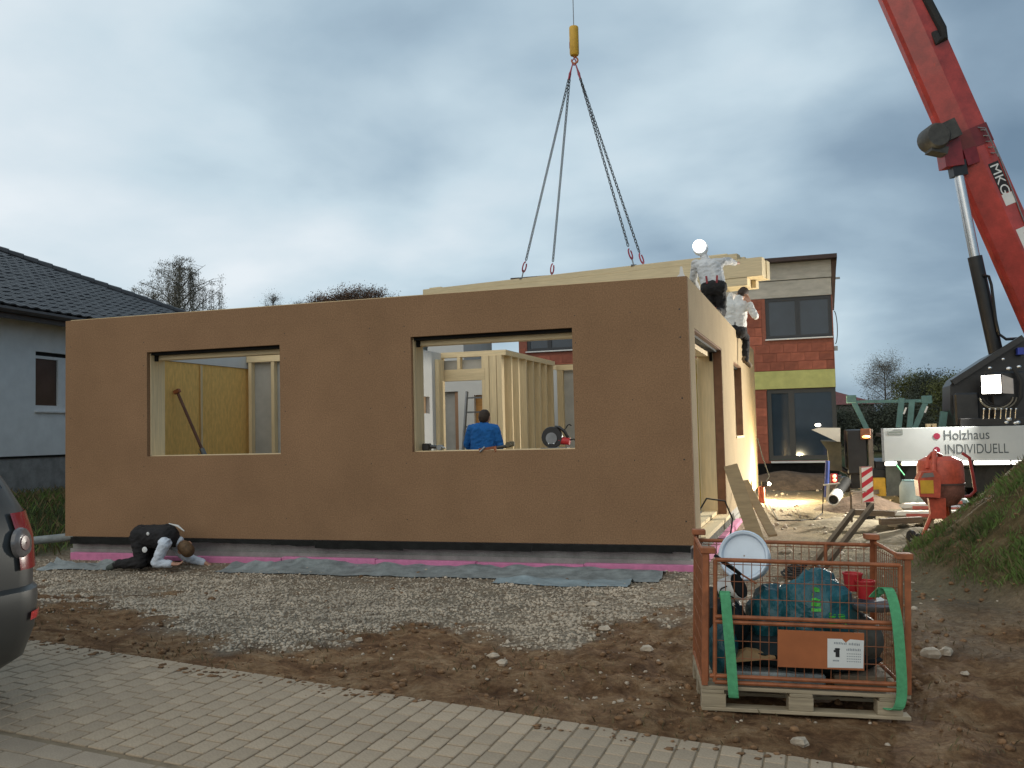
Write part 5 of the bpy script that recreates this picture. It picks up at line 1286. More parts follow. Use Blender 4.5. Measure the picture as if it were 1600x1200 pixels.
bag('garbage_bag', 'flat black bag at the bottom of the mesh crate behind the sign', (.62, .38, .29), (.46, .30, .14), bagdark, 2.2, n=36, mm=18)
bag('garbage_bag', 'teal bag low in the left corner of the crate behind the strap', (.13, .15, .33), (.09, .11, .17), bagblue, 9.2, n=24, mm=14)
def citem(name, label, cat, mats, fn, off=(0, 0, 0), part='body', smooth=False):
    t = cthing(name, label, cat, off); m = MB(); fn(m); m.build(part, mats, t, smooth); return t
c_ = cp(1162, 868, .30); ax = Vector((-.28, -1, .22)).normalized()
ld = citem('white_tub', 'round white plastic tub lying on its side at the left of the crate', 'tub', cyanlip, lambda m: m.lathe([(.01, -.02), (.125, -.02), (.13, -.012), (.135, .012), (.148, .016), (.150, .0), (.141, -.19), (.138, -.19), (.128, -.01)], 32, (0, 0, 0), ax, False), (c_.x, .30, c_.z), smooth=True)
m = MB(); m.lathe([(.146, .017), (.151, .012), (.155, .0), (.150, -.01)], 32, (0, 0, 0), ax, False); m.build('rim', cyanlip, ld, True)
m = MB(); m.lathe([(.005, -.019), (.126, -.019)], 32, (0, 0, 0), ax, False); m.build('base', cyanlip, ld, True)
c_ = cp(1152, 922, .13)
rl = citem('tape_roll', 'roll of white banded tape with dark letters below the white tub', 'tape roll', whiteprint, lambda m: m.lathe([(.075, -.05), (.078, -.05), (.078, .05), (.075, .05)], 26, (0, 0, 0), (.75, -.5, .45), False), (c_.x - .03, .16, c_.z), 'band', True)
m = MB(); m.lathe([(.02, -.06), (.074, -.06), (.074, .06), (.02, .06)], 26, (0, 0, 0), (.75, -.5, .45)); m.build('roll', blackfoil, rl, True)
ua = Vector((.75, -.5, .45)).normalized(); ur = Vector((.12, -1, .05)); ur = (ur - ua * ua.dot(ur)).normalized(); ut = ua.cross(ur); ug = 1 if ut.z < 0 else -1
text('lettering', 'UG', .085, blackprint, rl, mtx(ur * .0800 - ut * ug * .055 - ua * ug * .03, ut * ug, ua * ug, ur), .001)
k0, k1 = cp(1122, 872, .10), cp(1152, 893, .16)
citem('black_board', 'small black board stuck diagonally at the left front of the crate', 'board', blackfoil, lambda m: m.bar((k0.x, .10, k0.z), (k1.x, .16, k1.z), .02, .11, Vector((0, 1, 0))))
k0, k1 = cp(1150, 892, .2), cp(1182, 912, .2)
citem('rusty_rod', 'thin rod lying across the black board in the crate', 'rod', steelrust, lambda m: m.cyl((k0.x, .2, k0.z), (k1.x, .2, k1.z), .006, n=6))
for k, (px, py, lab) in enumerate(((1332, 910, 'small red plastic pot right behind the big blue bag'), (1352, 922, 'small red plastic pot in front of the other one, near the right strap'))):
    c_ = cp(px, py, .45 - .08 * k); citem('red_pot', lab, 'pot', redplastic, lambda m: m.lathe([(.01, -.05), (.045, -.05), (.058, .05), (.062, .05), (.062, .06), (.054, .06), (.042, -.04)], 18, (0, 0, 0), None, False), (c_.x, c_.y, c_.z), smooth=True)
c_ = cp(1362, 958, .25); citem('metal_lid', 'shallow grey metal lid with a bright spot in the right of the crate', 'lid', steel, lambda m: (m.lathe([(.01, .0), (.12, .0), (.14, .02), (.143, .035), (.13, .02), (.01, .008)], 26)), (c_.x, .28, c_.z + .02), smooth=True)
c_ = cp(1376, 940, .2); citem('paper_scrap', 'crumpled white paper scrap beside the right strap in the crate', 'paper', paper, lambda m: m.add([(-.04, -.02, 0), (.03, -.03, .015), (.05, .02, .0), (-.01, .03, .03), (0, 0, .02)], [(0, 1, 4), (1, 2, 4), (2, 3, 4), (3, 0, 4)]), (c_.x, .2, c_.z))
citem('cardboard_box', 'flattened cardboard piece low in the left half of the crate', 'cardboard', cardboard, lambda m: (m.prism([(0, 0, 0), (.26, .02, .03), (.24, .12, .045), (.10, .10, .06), (.02, .14, .02)], (0, 0, 0), (0, 0, .012))), (.17, .05, .27))
citem('grey_tray', 'dark grey plastic tray at the bottom of the crate', 'tray', slategrey, lambda m: (m.box((0, 0, 0), (.52, .5, .07), .01),), (.20, .08, .145))
citem('timber_offcuts', 'dull wood offcuts at the bottom right of the crate', 'offcuts', darkwood, lambda m: (m.box((0, 0, 0), (.3, .5, .07), .004),), (.77, .1, .145))
citem('plastic_sheet', 'grey film heaped in the right half of the crate', 'film', M('murky_film', (.10, .10, .085), .6, .3, 9, bump=.9, bscale=12, spec=.25), lambda m: m.ball((0, 0, 0), .2, 18, 12, (1.1, 1.0, .9)), (.90, .38, .37), smooth=True)
s0, s1 = cp(1268, 896, .30), at(1367, 790, 7.35)
for k, (dx, lab) in enumerate(((0, 'weathered timber stick poking out of the crate to the upper right, front one of two'), (.05, 'weathered timber stick poking out of the crate to the upper right, rear one of two'))):
    a = CM @ Vector((s0.x - .05 - dx * 1.2, .33 + dx, s0.z - .14)); b = s1 + Vector((-.02 - dx * 2.6, dx, -.0 - dx * .9))
    t = MB().bar(a, b, .028, .042).build('timber_stick', M('brown_stick', (.17, .115, .065), .85, .3, 5), None); tag(t, lab, 'timber', 'timber sticks in the crate')

# ------------------------------------------------------------------ concrete mixer and things around it
mxp = at(1462, 853, 11.6); MG = ground_at(mxp.x, mxp.y)
mx_ = thing('concrete_mixer', 'small orange red concrete mixer with a yellow label on its motor box', 'concrete mixer', (mxp.x, mxp.y, mxp.z), -.19)
def mp_(name, mats, fn, parent=mx_, smooth=False, **kw): m = MB(); fn(m); return m.build(name, mats, parent, smooth, **kw)
dr = mp_('drum', reddark, lambda m: m.lathe([(.235, 1.02), (.245, 1.03), (.262, .985), (.268, .80), (.268, .755)], 30, (.09, 0, 0), None, False), smooth=True)
mp_('drum_lower', M('cement_crusted_drum', (.23, .10, .075), .9, .35, 7, speck=.2, sscale=40), lambda m: m.lathe([(.268, .752), (.262, .62), (.17, .50), (.08, .48), (.01, .48)], 30, (.09, 0, 0), None, False), dr, True)
mp_('band', M('dark_band', (.10, .06, .05), .8, .2, 9), lambda m: m.lathe([(.269, .742), (.277, .742), (.277, .765), (.269, .765)], 30, (.09, 0, 0), None, False), dr, True)
mp_('drum_cone', reddark, lambda m: m.lathe([(.262, .985), (.24, 1.04), (.15, 1.085), (.145, 1.08), (.23, 1.03)], 30, (.09, 0, 0), None, False), dr, True)
mp_('yoke', reddark, lambda m: (m.tube([(-.10, -.20, .95), (-.08, -.15, 1.07), (0, -.05, 1.13), (.06, .05, 1.13), (.13, .10, 1.09), (.18, .12, 1.0)], .022, 7), ), smooth=True)
mp_('yoke', reddark, lambda m: (m.tube([(-.03, -.26, .6), (-.05, -.285, .8), (-.04, -.26, 1.0), (.0, -.15, 1.12), (.04, .0, 1.14)], .03, 8),), smooth=True)
mb_ = mp_('motor_box', reddark, lambda m: m.prism([(-.25, -.42, .63), (-.02, -.42, .61), (.0, -.42, .86), (-.05, -.42, .93), (-.21, -.42, .92), (-.26, -.42, .82)], (0, 0, 0), (0, .20, 0)))
mp_('yellow_label', yellowpaint, lambda m: m.box((-.235, -.425, .665), (-.09, -.4205, .82)), mb_)
mp_('grey_plate', M('grey_label', (.22, .19, .17), .8, .1), lambda m: m.prism([(-.225, -.424, .85), (-.075, -.424, .86), (-.09, -.424, .91), (-.19, -.424, .905)], (0, 0, 0), (0, .003, 0)), mb_)
mp_('stand_post', reddark, lambda m: m.prism([(-.13, -.34, .60), (.06, -.34, .60), (.05, -.34, .36), (-.11, -.34, .36)], (0, 0, 0), (0, .09, 0)))
for q, (a, b) in enumerate((((-.10, -.30, .40), (-.24, -.36, .12)), ((.03, -.30, .40), (.17, -.42, .10)), ((.20, .10, .55), (.24, .32, .05)), ((.14, .02, .60), (.26, .35, .04)))):
    mp_('leg', reddark if q != 2 else M('dusty_leg', (.20, .10, .08), .9, .2, 9), lambda m: m.cyl(a, b, .024, n=8), smooth=True)
mp_('brace', reddark, lambda m: m.cyl((-.06, -.30, .42), (.19, .12, .56), .022, n=8), smooth=True)
for y in (-.40, .0):
    w = mp_('wheel', rubber, lambda m: m.lathe([(.03, -.022), (.09, -.022), (.10, -.012), (.10, .012), (.09, .022), (.03, .022)], 20, (-.27, y, .095), (1, .35, 0)), smooth=True)
mp_('axle', steel, lambda m: m.cyl((-.28, -.4, .085), (-.28, .0, .085), .012, n=6))
mp_('tilt_handle', M('dark_red_tube', (.30, .035, .03), .45, .2, 8), lambda m: m.tube([(.36, .04, 1.12), (.44, .04, 1.06), (.47, .04, .85), (.49, .04, .66), (.43, .04, .60), (.30, .04, .58), (.12, .02, .56)], .02, 7), smooth=True)
def cement_bag(px, py, D, rz, mat, lab, w=.60, h=.115, d=.38):
    p = at(px, py, D); t = thing('cement_bag', lab, 'cement bag', p, rz, 'bags stacked behind the mixer')
    m = MB(); vs = []; fs = []; n, k = 12, 8
    for side in (1, -1):
        for j in range(k + 1):
            for i in range(n + 1):
                u, v = i / n * 2 - 1, j / k * 2 - 1; e = (1 - u ** 6) * (1 - v ** 6); vs.append((u * w / 2, v * d / 2, h / 2 + side * h / 2 * (e ** .45 if e > 0 else 0) + .012 * mn.noise(Vector((u * 3, v * 3, px)))))
    N_ = (n + 1) * (k + 1)
    for s_ in (0, 1):
        for j in range(k):
            for i in range(n): a = s_ * N_ + j * (n + 1) + i; fs.append((a, a + 1, a + n + 2, a + n + 1))
    m.add(vs, fs); m.build('sack', mat, t, True)
    m = MB(); m.box((-w * .25, -d * .505, h * .3), (w * .30, -d * .47, h * .72)); m.build('printed_band', bagred, t)
    return t
pb = at(1450, 818, 13.75); plt = thing('wooden_pallet', 'low wooden pallet under the cement bags behind the mixer', 'pallet', (pb.x, pb.y, pb.z - .02), -YAW)
for k in range(5): m = MB(); m.box((-.55 + k * .24, -.3, .1), (-.55 + k * .24 + .14, .5, .12)); m.build('board', palletwood, plt)
for k in range(3): m = MB(); m.box((-.55 + k * .48, -.3, 0), (-.55 + k * .48 + .12, .5, .098)); m.build('runner', palletwood, plt)
for px, py, D, rz, mt, lab in ((1432, 810, 13.6, -.3, bagwhite, 'cement bag at the lower left of the stack behind the mixer'), (1482, 809, 13.7, -.35, bagwhite, 'lower cement bag directly behind the mixer legs'), (1441, 798, 13.8, -.28, bagwhite, 'upper cement bag left of the mixer post'), (1500, 800, 13.9, -.35, M('pale_bag', (.58, .58, .62), .8, .1, 7), 'whitish upper bag right of the mixer, beside the grass mound'), (1480, 790, 14.0, -.3, M('green_grey_bag', (.22, .27, .25), .8, .15, 7), 'grey green bag lying on top, behind the mixer drum')):
    cement_bag(px, py, D, rz, mt, lab)
pb = at(1424, 788, 14.3); t = thing('plastic_drum', 'translucent pale plastic drum left of the mixer', 'drum', pb, 0)
m = MB(); m.lathe([(.01, 0), (.15, 0), (.165, .03), (.16, .28), (.13, .34), (.12, .35)], 22); m.build('body', clearfilm, t, True)
m = MB(); m.lathe([(.10, .35), (.125, .35), (.12, .365), (.01, .37)], 20, cap=False); m.build('lid', tealpaint, t, True)
# warning plate on post
wp = at(1358, 818, 15.2); t = thing('warning_plate', 'red and white striped warning plate standing in front of the truck rear', 'warning plate', wp, -YAW)
pzz = (818 - 785) / FPX * 15.2; ph_ = 55 / FPX * 15.2; pw_ = .165
m = MB(); m.box((-.035, .01, -.15), (.035, .05, pzz + ph_)); m.build('post', blackmetal, t)
m = MB(); m.box((-.12, -.07, -.1), (.10, .10, pzz - .12), .01); m.build('foot', blackmetal, t)
pl_ = MB(); pl_.box((-pw_ / 2, -.005, pzz), (pw_ / 2, .008, pzz + ph_)); plate = pl_.build('plate', whiteprint, t)
def clipband(c):
    P = [(-pw_ / 2, c - pw_ * .36), (pw_ / 2, c + pw_ * .36), (pw_ / 2, c + pw_ * .36 + .082), (-pw_ / 2, c - pw_ * .36 + .082)]
    return [(x, min(max(z, 0.001), ph_ - .001)) for x, z in P]
for k in range(5): q = clipband(-.05 + k * .165); m = MB(); m.prism([(x, -.0065, z + pzz) for x, z in q], (0, 0, 0), (0, .001, 0)); m.build('red_stripe', M('signal_red', (.50, .02, .04), .4, .05), plate)
m = MB(); m.bar((-pw_ / 2 - .016, 0, pzz - .02), (-pw_ / 2 - .016, 0, pzz + ph_), .02, .02); m.build('edge_rail', M('pale_edge', (.35, .27, .2), .6, .1), t)
# pipe, poles, stakes
a, b = at(1302, 781, 15.4), at(1322, 752, 16.4)
t = thing('plastic_pipe', 'dark pipe with a white open end pointing at the viewer beside the truck tail lamp', 'pipe', a); m = MB(); d = b - a
m.tube([d * .25, d], .085, 14); m.build('pipe', blackfoil, t, True); m = MB(); m.lathe([(.075, 0), (.092, 0), (.092, d.length * .3), (.075, d.length * .3)], 18, (0, 0, 0), d, False); m.build('white_end', whiteprint, t, True)
m = MB(); m.lathe([(.001, .03), (.074, .03)], 18, (0, 0, 0), d, False); m.build('dark_inside', blackprint, t)
def stick(name, lab, cat, p0, p1, r, mat, group=None): t = MB().cyl(p0, p1, r, r * .9, 8).build(name, mat, None, True); return tag(t, lab, cat, group)
stick('blue_pole', 'blue pole standing left of the red tail lamp', 'pole', at(1291, 777, 17), at(1293, 720, 17), .045, M('blue_paint', (.03, .06, .25), .6, .2, 6))
stick('white_stake', 'short white stake beside the blue pole', 'stake', at(1293, 783, 16), at(1294, 757, 16), .03, M('cream_stake', (.55, .50, .40), .7, .1))
stick('wooden_stake', 'thin wooden stake with a cross piece left of the warning plate', 'stake', at(1331, 816, 14.3), at(1329, 768, 14.3), .018, darkwood)
t = MB().bar(at(1287, 758, 16), at(1312, 755, 16), .05, .02).build('batten', M('cream_batten', (.55, .50, .40), .7, .1), None); tag(t, 'short white batten lying across the white stake', 'batten')
t = MB().bar(at(1330, 768, 14.35), at(1352, 768, 14.6), .05, .02).build('batten', darkwood, None); tag(t, 'short dark batten nailed to the wooden stake', 'batten')
t = MB().bar(H(.07, 3.45, .70), Vector((3.16, 12.38, .08)), .028, .19, EX).build('plank', M('long_plank', (.34, .25, .14), .8, .15, 4, (1, 1, 8)), None); tag(t, 'wide plank leaning against the side wall next to the door hole', 'plank')
t = MB().bar(H(.16, 4.6, .42), H(.62, 3.2, -.24), .03, .12, EX).build('plank', M('long_plank2', (.36, .27, .16), .8, .15, 4, (1, 1, 8)), None); tag(t, 'shorter plank leaning behind the wide one on the side wall', 'plank')
for k, (p0, p1, lab) in enumerate((((1375, 815, 12.8), (1440, 812, 12.8), 'dark timber lying on the ground in front of the cement bags'), ((1330, 800, 14), (1400, 803, 13.6), 'dark timber lying on the ground left of the warning plate foot'), ((1330, 772, 17), (1372, 768, 17), 'brown board lying under the truck rear'))):
    t = MB().bar(at(*p0), at(*p1), .10, .08).build('squared_timber', darkwood, None); tag(t, lab, 'timber')
# dirt heaps at the back as one sheet would miss: soil pile
def pile(name, lab, px, py, D, sx, sy, h, mat, seed):
    p = at(px, py, D); g = ground_at(p.x, p.y); t = MB(); vs = []; n, k = 28, 10
    for j in range(k + 1):
        for i in range(n):
            a_ = 2 * pi * i / n; r = 1 - j / k; z = h * (1 - r ** 1.6) * (1 + .35 * mn.noise(Vector((cos(a_) * r * 2.5, sin(a_) * r * 2.5, seed)))); vs.append((sx * r * cos(a_) * (1 + .2 * mn.noise(Vector((cos(a_) * 2, sin(a_) * 2, seed + 5)))), sy * r * sin(a_), z - .05))
    fs = [(j * n + i, j * n + (i + 1) % n, (j + 1) * n + (i + 1) % n, (j + 1) * n + i) for j in range(k) for i in range(n)]
    t.add(vs, fs); o = t.build(name, mat, None, True); o.location = (p.x, p.y, g); return tag(o, lab, 'soil heap')
soilm = M('soil_heap', (.11, .075, .05), .98, .4, 5, bump=.9, bscale=22); sandm = M('sand_heap', (.24, .20, .13), .98, .3, 5, bump=.8, bscale=22)
pile('soil_heap', 'brown soil heap in front of the brick building base', 1240, 765, 22, 2.2, 1.0, .38, soilm, 1)
pile('soil_heap', 'low grey sand heap behind the mixer wheel', 1440, 838, 12.6, .9, .6, .17, sandm, 2)
pile('soil_heap', 'brown soil heap behind the warning plate', 1345, 790, 16.8, 1.0, .7, .32, soilm, 3)
pile('soil_heap', 'pale sand heap left of the timber stick ends', 1310, 812, 14.6, 1.0, .6, .16, sandm, 4)
# work lamp by the side wall
wl = H(.16, 8.6, -.13); wl.z = ground_at(wl.x, wl.y)
t = thing('work_lamp', 'lit work lamp on a red stand at the far end of the side wall', 'work lamp', wl, -YAW)
m = MB(); m.cyl((0, 0, -.02), (0, 0, .30), .06, n=12); m.build('stand', M('red_brown_stand', (.30, .06, .03), .6, .2, 9), t, True)
m = MB(); m.box((.0, -.02, .30), (.12, .06, .40), .01); m.build('housing', blackmetal, t)
m = MB(); m.ball((.14, .085, .35), .035, 10, 6); m.build('bulb', EM('warm_lamp_glass', (1.0, .85, .55), 14), t, True)
pl1 = bpy.data.lights.new('work_light', 'POINT'); pl1.energy = 420; pl1.color = (1.0, .86, .55); pl1.shadow_soft_size = .05
po = bpy.data.objects.new('work_light', pl1); COL.objects.link(po); po.location = wl + EX * .34 + EY * .30 + Vector((0, 0, .36))
def cable(lab, pts, r=.011, mat=None, name='cable'):
    t = MB().tube([Vector(p) for p in pts], r, 5).build(name, mat or rubber, None, True); return tag(t, lab, 'cable')
def onground(px, py, D, dz=.012): p = at(px, py, D); return Vector((p.x, p.y, ground_at(p.x, p.y) + dz))
cable('black cable running out of the door hole over the threshold', [H(-.25, 1.9, .10), H(-.1, 1.95, .35), H(.1, 2.2, .30), H(.16, 2.5, .05), H(.14, 2.3, -.18), H(.25, 2.0, -.27)])
cable('looped cable hanging at the far corner of the side wall', [H(.02, 10.2, 1.0), H(.10, 10.35, .6), H(.22, 10.4, .2), H(.12, 10.3, .05), H(-.02, 10.35, .08)], .013)
cable('thin cable lying on the sand between the work lamp and the truck', [wl + Vector((.1, .05, .05)), onground(1215, 790, 15.2), onground(1250, 793, 15.0), onground(1272, 788, 15.5), onground(1284, 775, 16.2), at(1287, 759, 16)], .010)
m_ = MB()
for r in range(6): m_.tube([Vector((.15 * cos(a) * (1 - .05 * r), .22 * sin(a), .02 * r)) + Vector((.02 * r, 0, .01 * sin(3 * a))) for a in np.linspace(0, 2 * pi, 18)], .012, 5)
o = m_.build('cable_coil', rubber, None, True); p = at(1245, 862, 9.6); o.location = (p.x, p.y, ground_at(p.x, p.y) + .03); tag(o, 'coil of dark cable on the ground behind the crate', 'cable coil')
# membrane strip and foil on the ground along the house
def sheet(name, lab, u0, u1, v0, v1, mat, seed, amp=.03, cat='membrane'):
    m = MB(); n = max(6, int((u1 - u0) / .07)); k = 8; vs = []
    for j in range(k + 1):
        for i in range(n + 1):
            u = u0 + (u1 - u0) * i / n; v = v0 + (v1 - v0) * j / k + .07 * mn.noise(Vector((u * 1.3, j * .2, seed))); p = H(u, v, 0)
            vs.append((p.x, p.y, ground_at(p.x, p.y) + .012 + amp * min(1, j / k * 1.6) * max(0, mn.fractal(Vector((u * 2.2, v * 5, seed)), 1, 2, 3) + .25)))
    fs = [(j * (n + 1) + i, j * (n + 1) + i + 1, (j + 1) * (n + 1) + i + 1, (j + 1) * (n + 1) + i) for j in range(k) for i in range(n)]
    m.add(vs, fs); o = m.build(name, mat, None, True); return tag(o, lab, cat)
sheet('membrane_strip', 'long grey blue membrane strip on the gravel under the front wall', -5.5, -.3, -.60, -.07, slategrey, 3, .07)
sheet('membrane_sheet', 'crumpled blue grey sheet on the gravel below the right window', -1.95, -.55, -.95, -.60, M('pale_blue_sheet', (.25, .31, .33), .55, .2, 7, bump=.4, bscale=18), 8, .05)
sheet('plastic_sheet', 'dark crumpled plastic sheet on the gravel left of the kneeling man', -8.1, -7.05, -.62, -.25, slategrey, 12, .12, 'plastic sheet')
# loose stones that can be told apart
for k, (px, py, r) in enumerate(((925, 945, .055), (945, 983, .05), (1010, 1015, .05), (1455, 1022, .075), (1478, 1018, .05), (785, 1035, .04), (770, 1025, .035), (1508, 1052, .03), (560, 1000, .035), (1250, 1160, .05))):
    D = 7.0
    for _ in range(12): p = at(px, py, D); g = ground_at(p.x, p.y); D = max(3, D + (p.z - g - .01) * 3)
    v, f = PROTO[k % 6]; m = MB(); m.add([tuple(q * r * np.array([1.2, 1, .8])) for q in v], [tuple(int(i) for i in q) for q in f]); o = m.build('stone', stonem, None); o.location = (p.x, p.y, g + r * .25); o.rotation_euler = (0, 0, k)
    tag(o, ['pale loose stone on the earth below the right window', 'pale loose stone at the edge of the gravel', 'single pale stone on bare earth near the crate', 'largest pale stone on the earth right of the crate', 'smaller pale stone beside the largest one right of the crate', 'small pale stone on the brown earth, front one of two', 'small pale stone on the brown earth, rear one of two', 'small white stone on the lower mound slope', 'pale stone in the gravel patch below the windows', 'flat pale stone on the street edge below the crate'][k], 'stone', 'loose stones')

# ------------------------------------------------------------------ people
def solid(name, caps, mat, parent, voxel=.010, smooth=4, wr=0.0):
    m = MB()
    for c in caps:
        a, b, r0, r1 = Vector(c[0]), Vector(c[1]), c[2], c[3]
        m.ball(a, r0, 12, 9); m.ball(b, r1, 12, 9)
        if (b - a).length > 1e-4: m.cyl(a, b, r0, r1, 12)
    o = m.build(name, mat, None)
    md = o.modifiers.new('r', 'REMESH'); md.mode = 'VOXEL'; md.voxel_size = voxel
    if smooth: s = o.modifiers.new('s', 'SMOOTH'); s.iterations = smooth; s.factor = .5
    dg = bpy.context.evaluated_depsgraph_get(); dg.update()
    me = bpy.data.meshes.new_from_object(o.evaluated_get(dg)); me.name = name
    if wr:
        n = len(me.vertices); co = np.zeros(n * 3, np.float32); no = np.zeros(n * 3, np.float32); me.vertices.foreach_get('co', co); me.vertices.foreach_get('normal', no); co = co.reshape(-1, 3); no = no.reshape(-1, 3)
        dd = np.array([mn.fractal(Vector((p[0] * 7 + p[2] * 5, p[1] * 7, p[2] * 13 - p[0] * 6)), 1, 2, 3) for p in co])
        dd = -np.abs(dd) * 1.6 + .35
        me.vertices.foreach_set('co', (co + no * (dd * wr)[:, None]).ravel()); me.update()
    me.polygons.foreach_set('use_smooth', [True] * len(me.polygons)); me.materials.clear(); me.materials.append(mat)
    o.modifiers.clear(); o.data = me; o.parent = parent
    return o
def hand(caps, wr, d, side, up, s=1.0, curl=.5):
    d = d.normalized(); side = side.normalized(); up = d.cross(side).normalized()
    k0 = wr + d * .085 * s
    caps.append((wr, wr + d * .02, .026 * s, .028 * s))
    for i, (o, l) in enumerate(((-.030, .068), (-.010, .078), (.011, .073), (.030, .056))):
        k = k0 + side * o * s; caps.append((wr + d * .02 * s + side * o * .6 * s, k, .019 * s, .0125 * s))
        d1 = (d * cos(curl * .6) - up * sin(curl * .6)); d2 = (d * cos(curl * 1.5) - up * sin(curl * 1.5))
        m_ = k + d1 * l * .55 * s; caps.append((k, m_, .0105 * s, .0095 * s)); caps.append((m_, m_ + d2 * l * .45 * s, .0095 * s, .008 * s))
    t0 = wr + d * .03 * s - side * .025 * s; t1 = t0 + (d * .55 - side * .75).normalized() * .04 * s; caps += [(t0, t1, .016 * s, .012 * s), (t1, t1 + (d * .9 - side * .3).normalized() * .032 * s, .0115 * s, .009 * s)]
def person(label, base, J, face, hairmat, top, trousers, vest=None, shoemat=None, helmet=False, group=None, sleeve=True, hairlen=0, braces=False):
    t = thing('person', label, 'person', base, 0, group)
    B = Vector(base); j = {k: Vector(v) - B for k, v in J.items()}
    hc = j['head']; face = Vector(face).normalized(); upv = (hc - j['neck']).normalized(); rt = face.cross(upv).normalized(); face = upv.cross(rt).normalized()
    sh = (j['sr'] - j['sl']).normalized()
    body = []
    body += [(j['neck'], hc - upv * .03, .052, .055), (hc - upv * .02, hc + upv * .035, .078, .082), (hc + face * .02 - upv * .055, hc + face * .045 - upv * .075, .052, .042), (hc - face * .03 + upv * .03, hc + face * .02 + upv * .03, .083, .078)]
    body += [(hc + face * .088 + upv * .01, hc + face * .108 - upv * .022, .010, .015), (hc + face * .083 - upv * .06 - rt * .015, hc + face * .083 - upv * .06 + rt * .015, .009, .009)]
    for s in (-1, 1): body.append((hc + rt * s * .083 + upv * .012, hc + rt * s * .085 - upv * .022, .014, .011))
    for s in (-1, 1): body.append((hc + face * .076 + rt * s * .02 + upv * .028, hc + face * .072 + rt * s * .042 + upv * .028, .010, .008))
    pel, ch = j['pelvis'], j['chest']; off = sh * .065
    torso = lambda e: [(pel + off, ch + off, .105 + e, .115 + e), (pel - off, ch - off, .105 + e, .115 + e), (j['sl'].lerp(ch, .25), j['sr'].lerp(ch, .25), .072 + e, .072 + e), (ch, j['neck'], .10 + e, .055 + e)]
    arms = lambda e, f: [(j['sl'], j['el'], .052 + e, .042 + e), (j['el'], j['el'].lerp(j['wl'], f), .042 + e, .03 + e * .9), (j['sr'], j['er'], .052 + e, .042 + e), (j['er'], j['er'].lerp(j['wr'], f), .042 + e, .03 + e * .9)]
    legs = lambda e: [(pel + off * 1.1, pel - off * 1.1, .115 + e, .115 + e)] + [c for s in 'lr' for c in ((j['h' + s], j['k' + s], .088 + e, .058 + e), (j['k' + s], j['a' + s], .058 + e, .042 + e))]
    body += torso(-.012) + arms(-.006, 1) + legs(-.012)
    for s in 'lr': hand(body, j['w' + s], j['w' + s] - j['e' + s], sh if s == 'r' else -sh, upv); body.append((j['a' + s], j['t' + s], .035, .028))
    solid('body', body, skin, t, .0085, 2)
    solid('shirt', torso(.012) + arms(.016, .93), top, t, .010, 3, .011)
    solid('trousers', legs(.014), trousers, t, .010, 3, .012)
    if vest: solid('vest', [(pel + off, ch + off, .125, .14), (pel - off, ch - off, .125, .14), (j['sl'].lerp(ch, .45), j['sr'].lerp(ch, .45), .098, .098), (ch, j['neck'].lerp(ch, .35), .118, .09)], vest, t, .011, 3, .010)
    for s in 'lr':
        d = (j['t' + s] - j['a' + s]); up2 = (j['k' + s] - j['a' + s]).normalized()
        solid('shoe', [(j['a' + s] + up2 * .05, j['a' + s], .054, .052), (j['a' + s] - d * .35, j['t' + s] + d * .15, .046, .04), (j['a' + s] - d * .3 - up2 * .025, j['t' + s] + d * .15 - up2 * .015, .04, .032)], shoemat or bootm, t, .011, 2)
    hr_ = [(hc - face * .02 + upv * .05, hc - face * .005 + upv * .052, .085, .080), (hc - face * .035 + upv * .0, hc - face * .03 + upv * .045, .083, .083), (hc - face * .05 - upv * (.03 + hairlen), hc - face * .04, .058, .07)]
    if helmet:
        hb = solid('helmet', [(hc - face * .0 + upv * .035, hc - face * .02 + upv * .05, .118, .112), (hc - face * .05 - upv * .02, hc - face * .02 + upv * .02, .095, .11)], M('white_helmet', (.86, .88, .88), .3, .03, 3, coat=.5), t, .012, 4)
        m = MB(); pz = hc - face * .11 + upv * .02; m.lathe([(.002, .03), (.06, .025), (.09, .008), (.10, -.02), (.09, -.04)], 24, (0, 0, 0), (CP - (B + pz)).normalized(), False); o = m.build('head_lamp', em_head, t, True); o.location = pz + (CP - (B + pz)).normalized() * .075
    else: solid('hair', hr_, hairmat, t, .010, 2)
    for s in (-1, 1): m = MB(); m.ball(hc + face * .077 + rt * s * .031 + upv * .012, .011, 8, 6); m.build('eye', eyem, t, True)
    if braces:
        for s in (-1, 1):
            c_ = pel + sh * s * .07 - face * .125 * (1 if True else 0); m = MB(); m.bar(c_ + Vector((0, 0, .02)), c_ + Vector((sh * s * .01)) + Vector((0, 0, .13)) - face * .004, .028, .012, face); m.build('brace_strap', M('red_brace', (.25, .04, .05), .8, .1), t)
    return t
def hw(x, y, z): return H(x, y, z)
def hpx(px, py, v): q = hf(px, py, v); return H(*q)
# kneeling man looking under the front wall
V3 = -.45; gk = ground_at(H(-6.5, V3, 0).x, H(-6.5, V3, 0).y) - A0.z
J = dict(pelvis=hpx(220, 838, V3), chest=hpx(261, 838, V3), neck=hpx(279, 846, V3 + .04), head=hpx(289, 856, V3 + .06),
         sl=hpx(262, 840, V3 + .17), sr=hpx(257, 851, V3 - .18), el=hw(-6.2, V3 + .25, gk + .12), wl=hw(-5.95, V3 + .28, gk + .05), er=hpx(243, 880, V3 - .2), wr=hpx(267, 881, V3 - .16),
         hl=hpx(219, 848, V3 + .09), hr=hpx(219, 852, V3 - .09), kl=hw(-6.52, V3 + .12, gk + .09), kr=hw(-6.55, V3 - .12, gk + .09), al=hw(-6.90, V3 + .12, gk + .07), ar=hw(-6.90, V3 - .13, gk + .07), tl=hw(-7.0, V3 + .12, gk + .03), tr=hw(-6.99, V3 - .14, gk + .03))
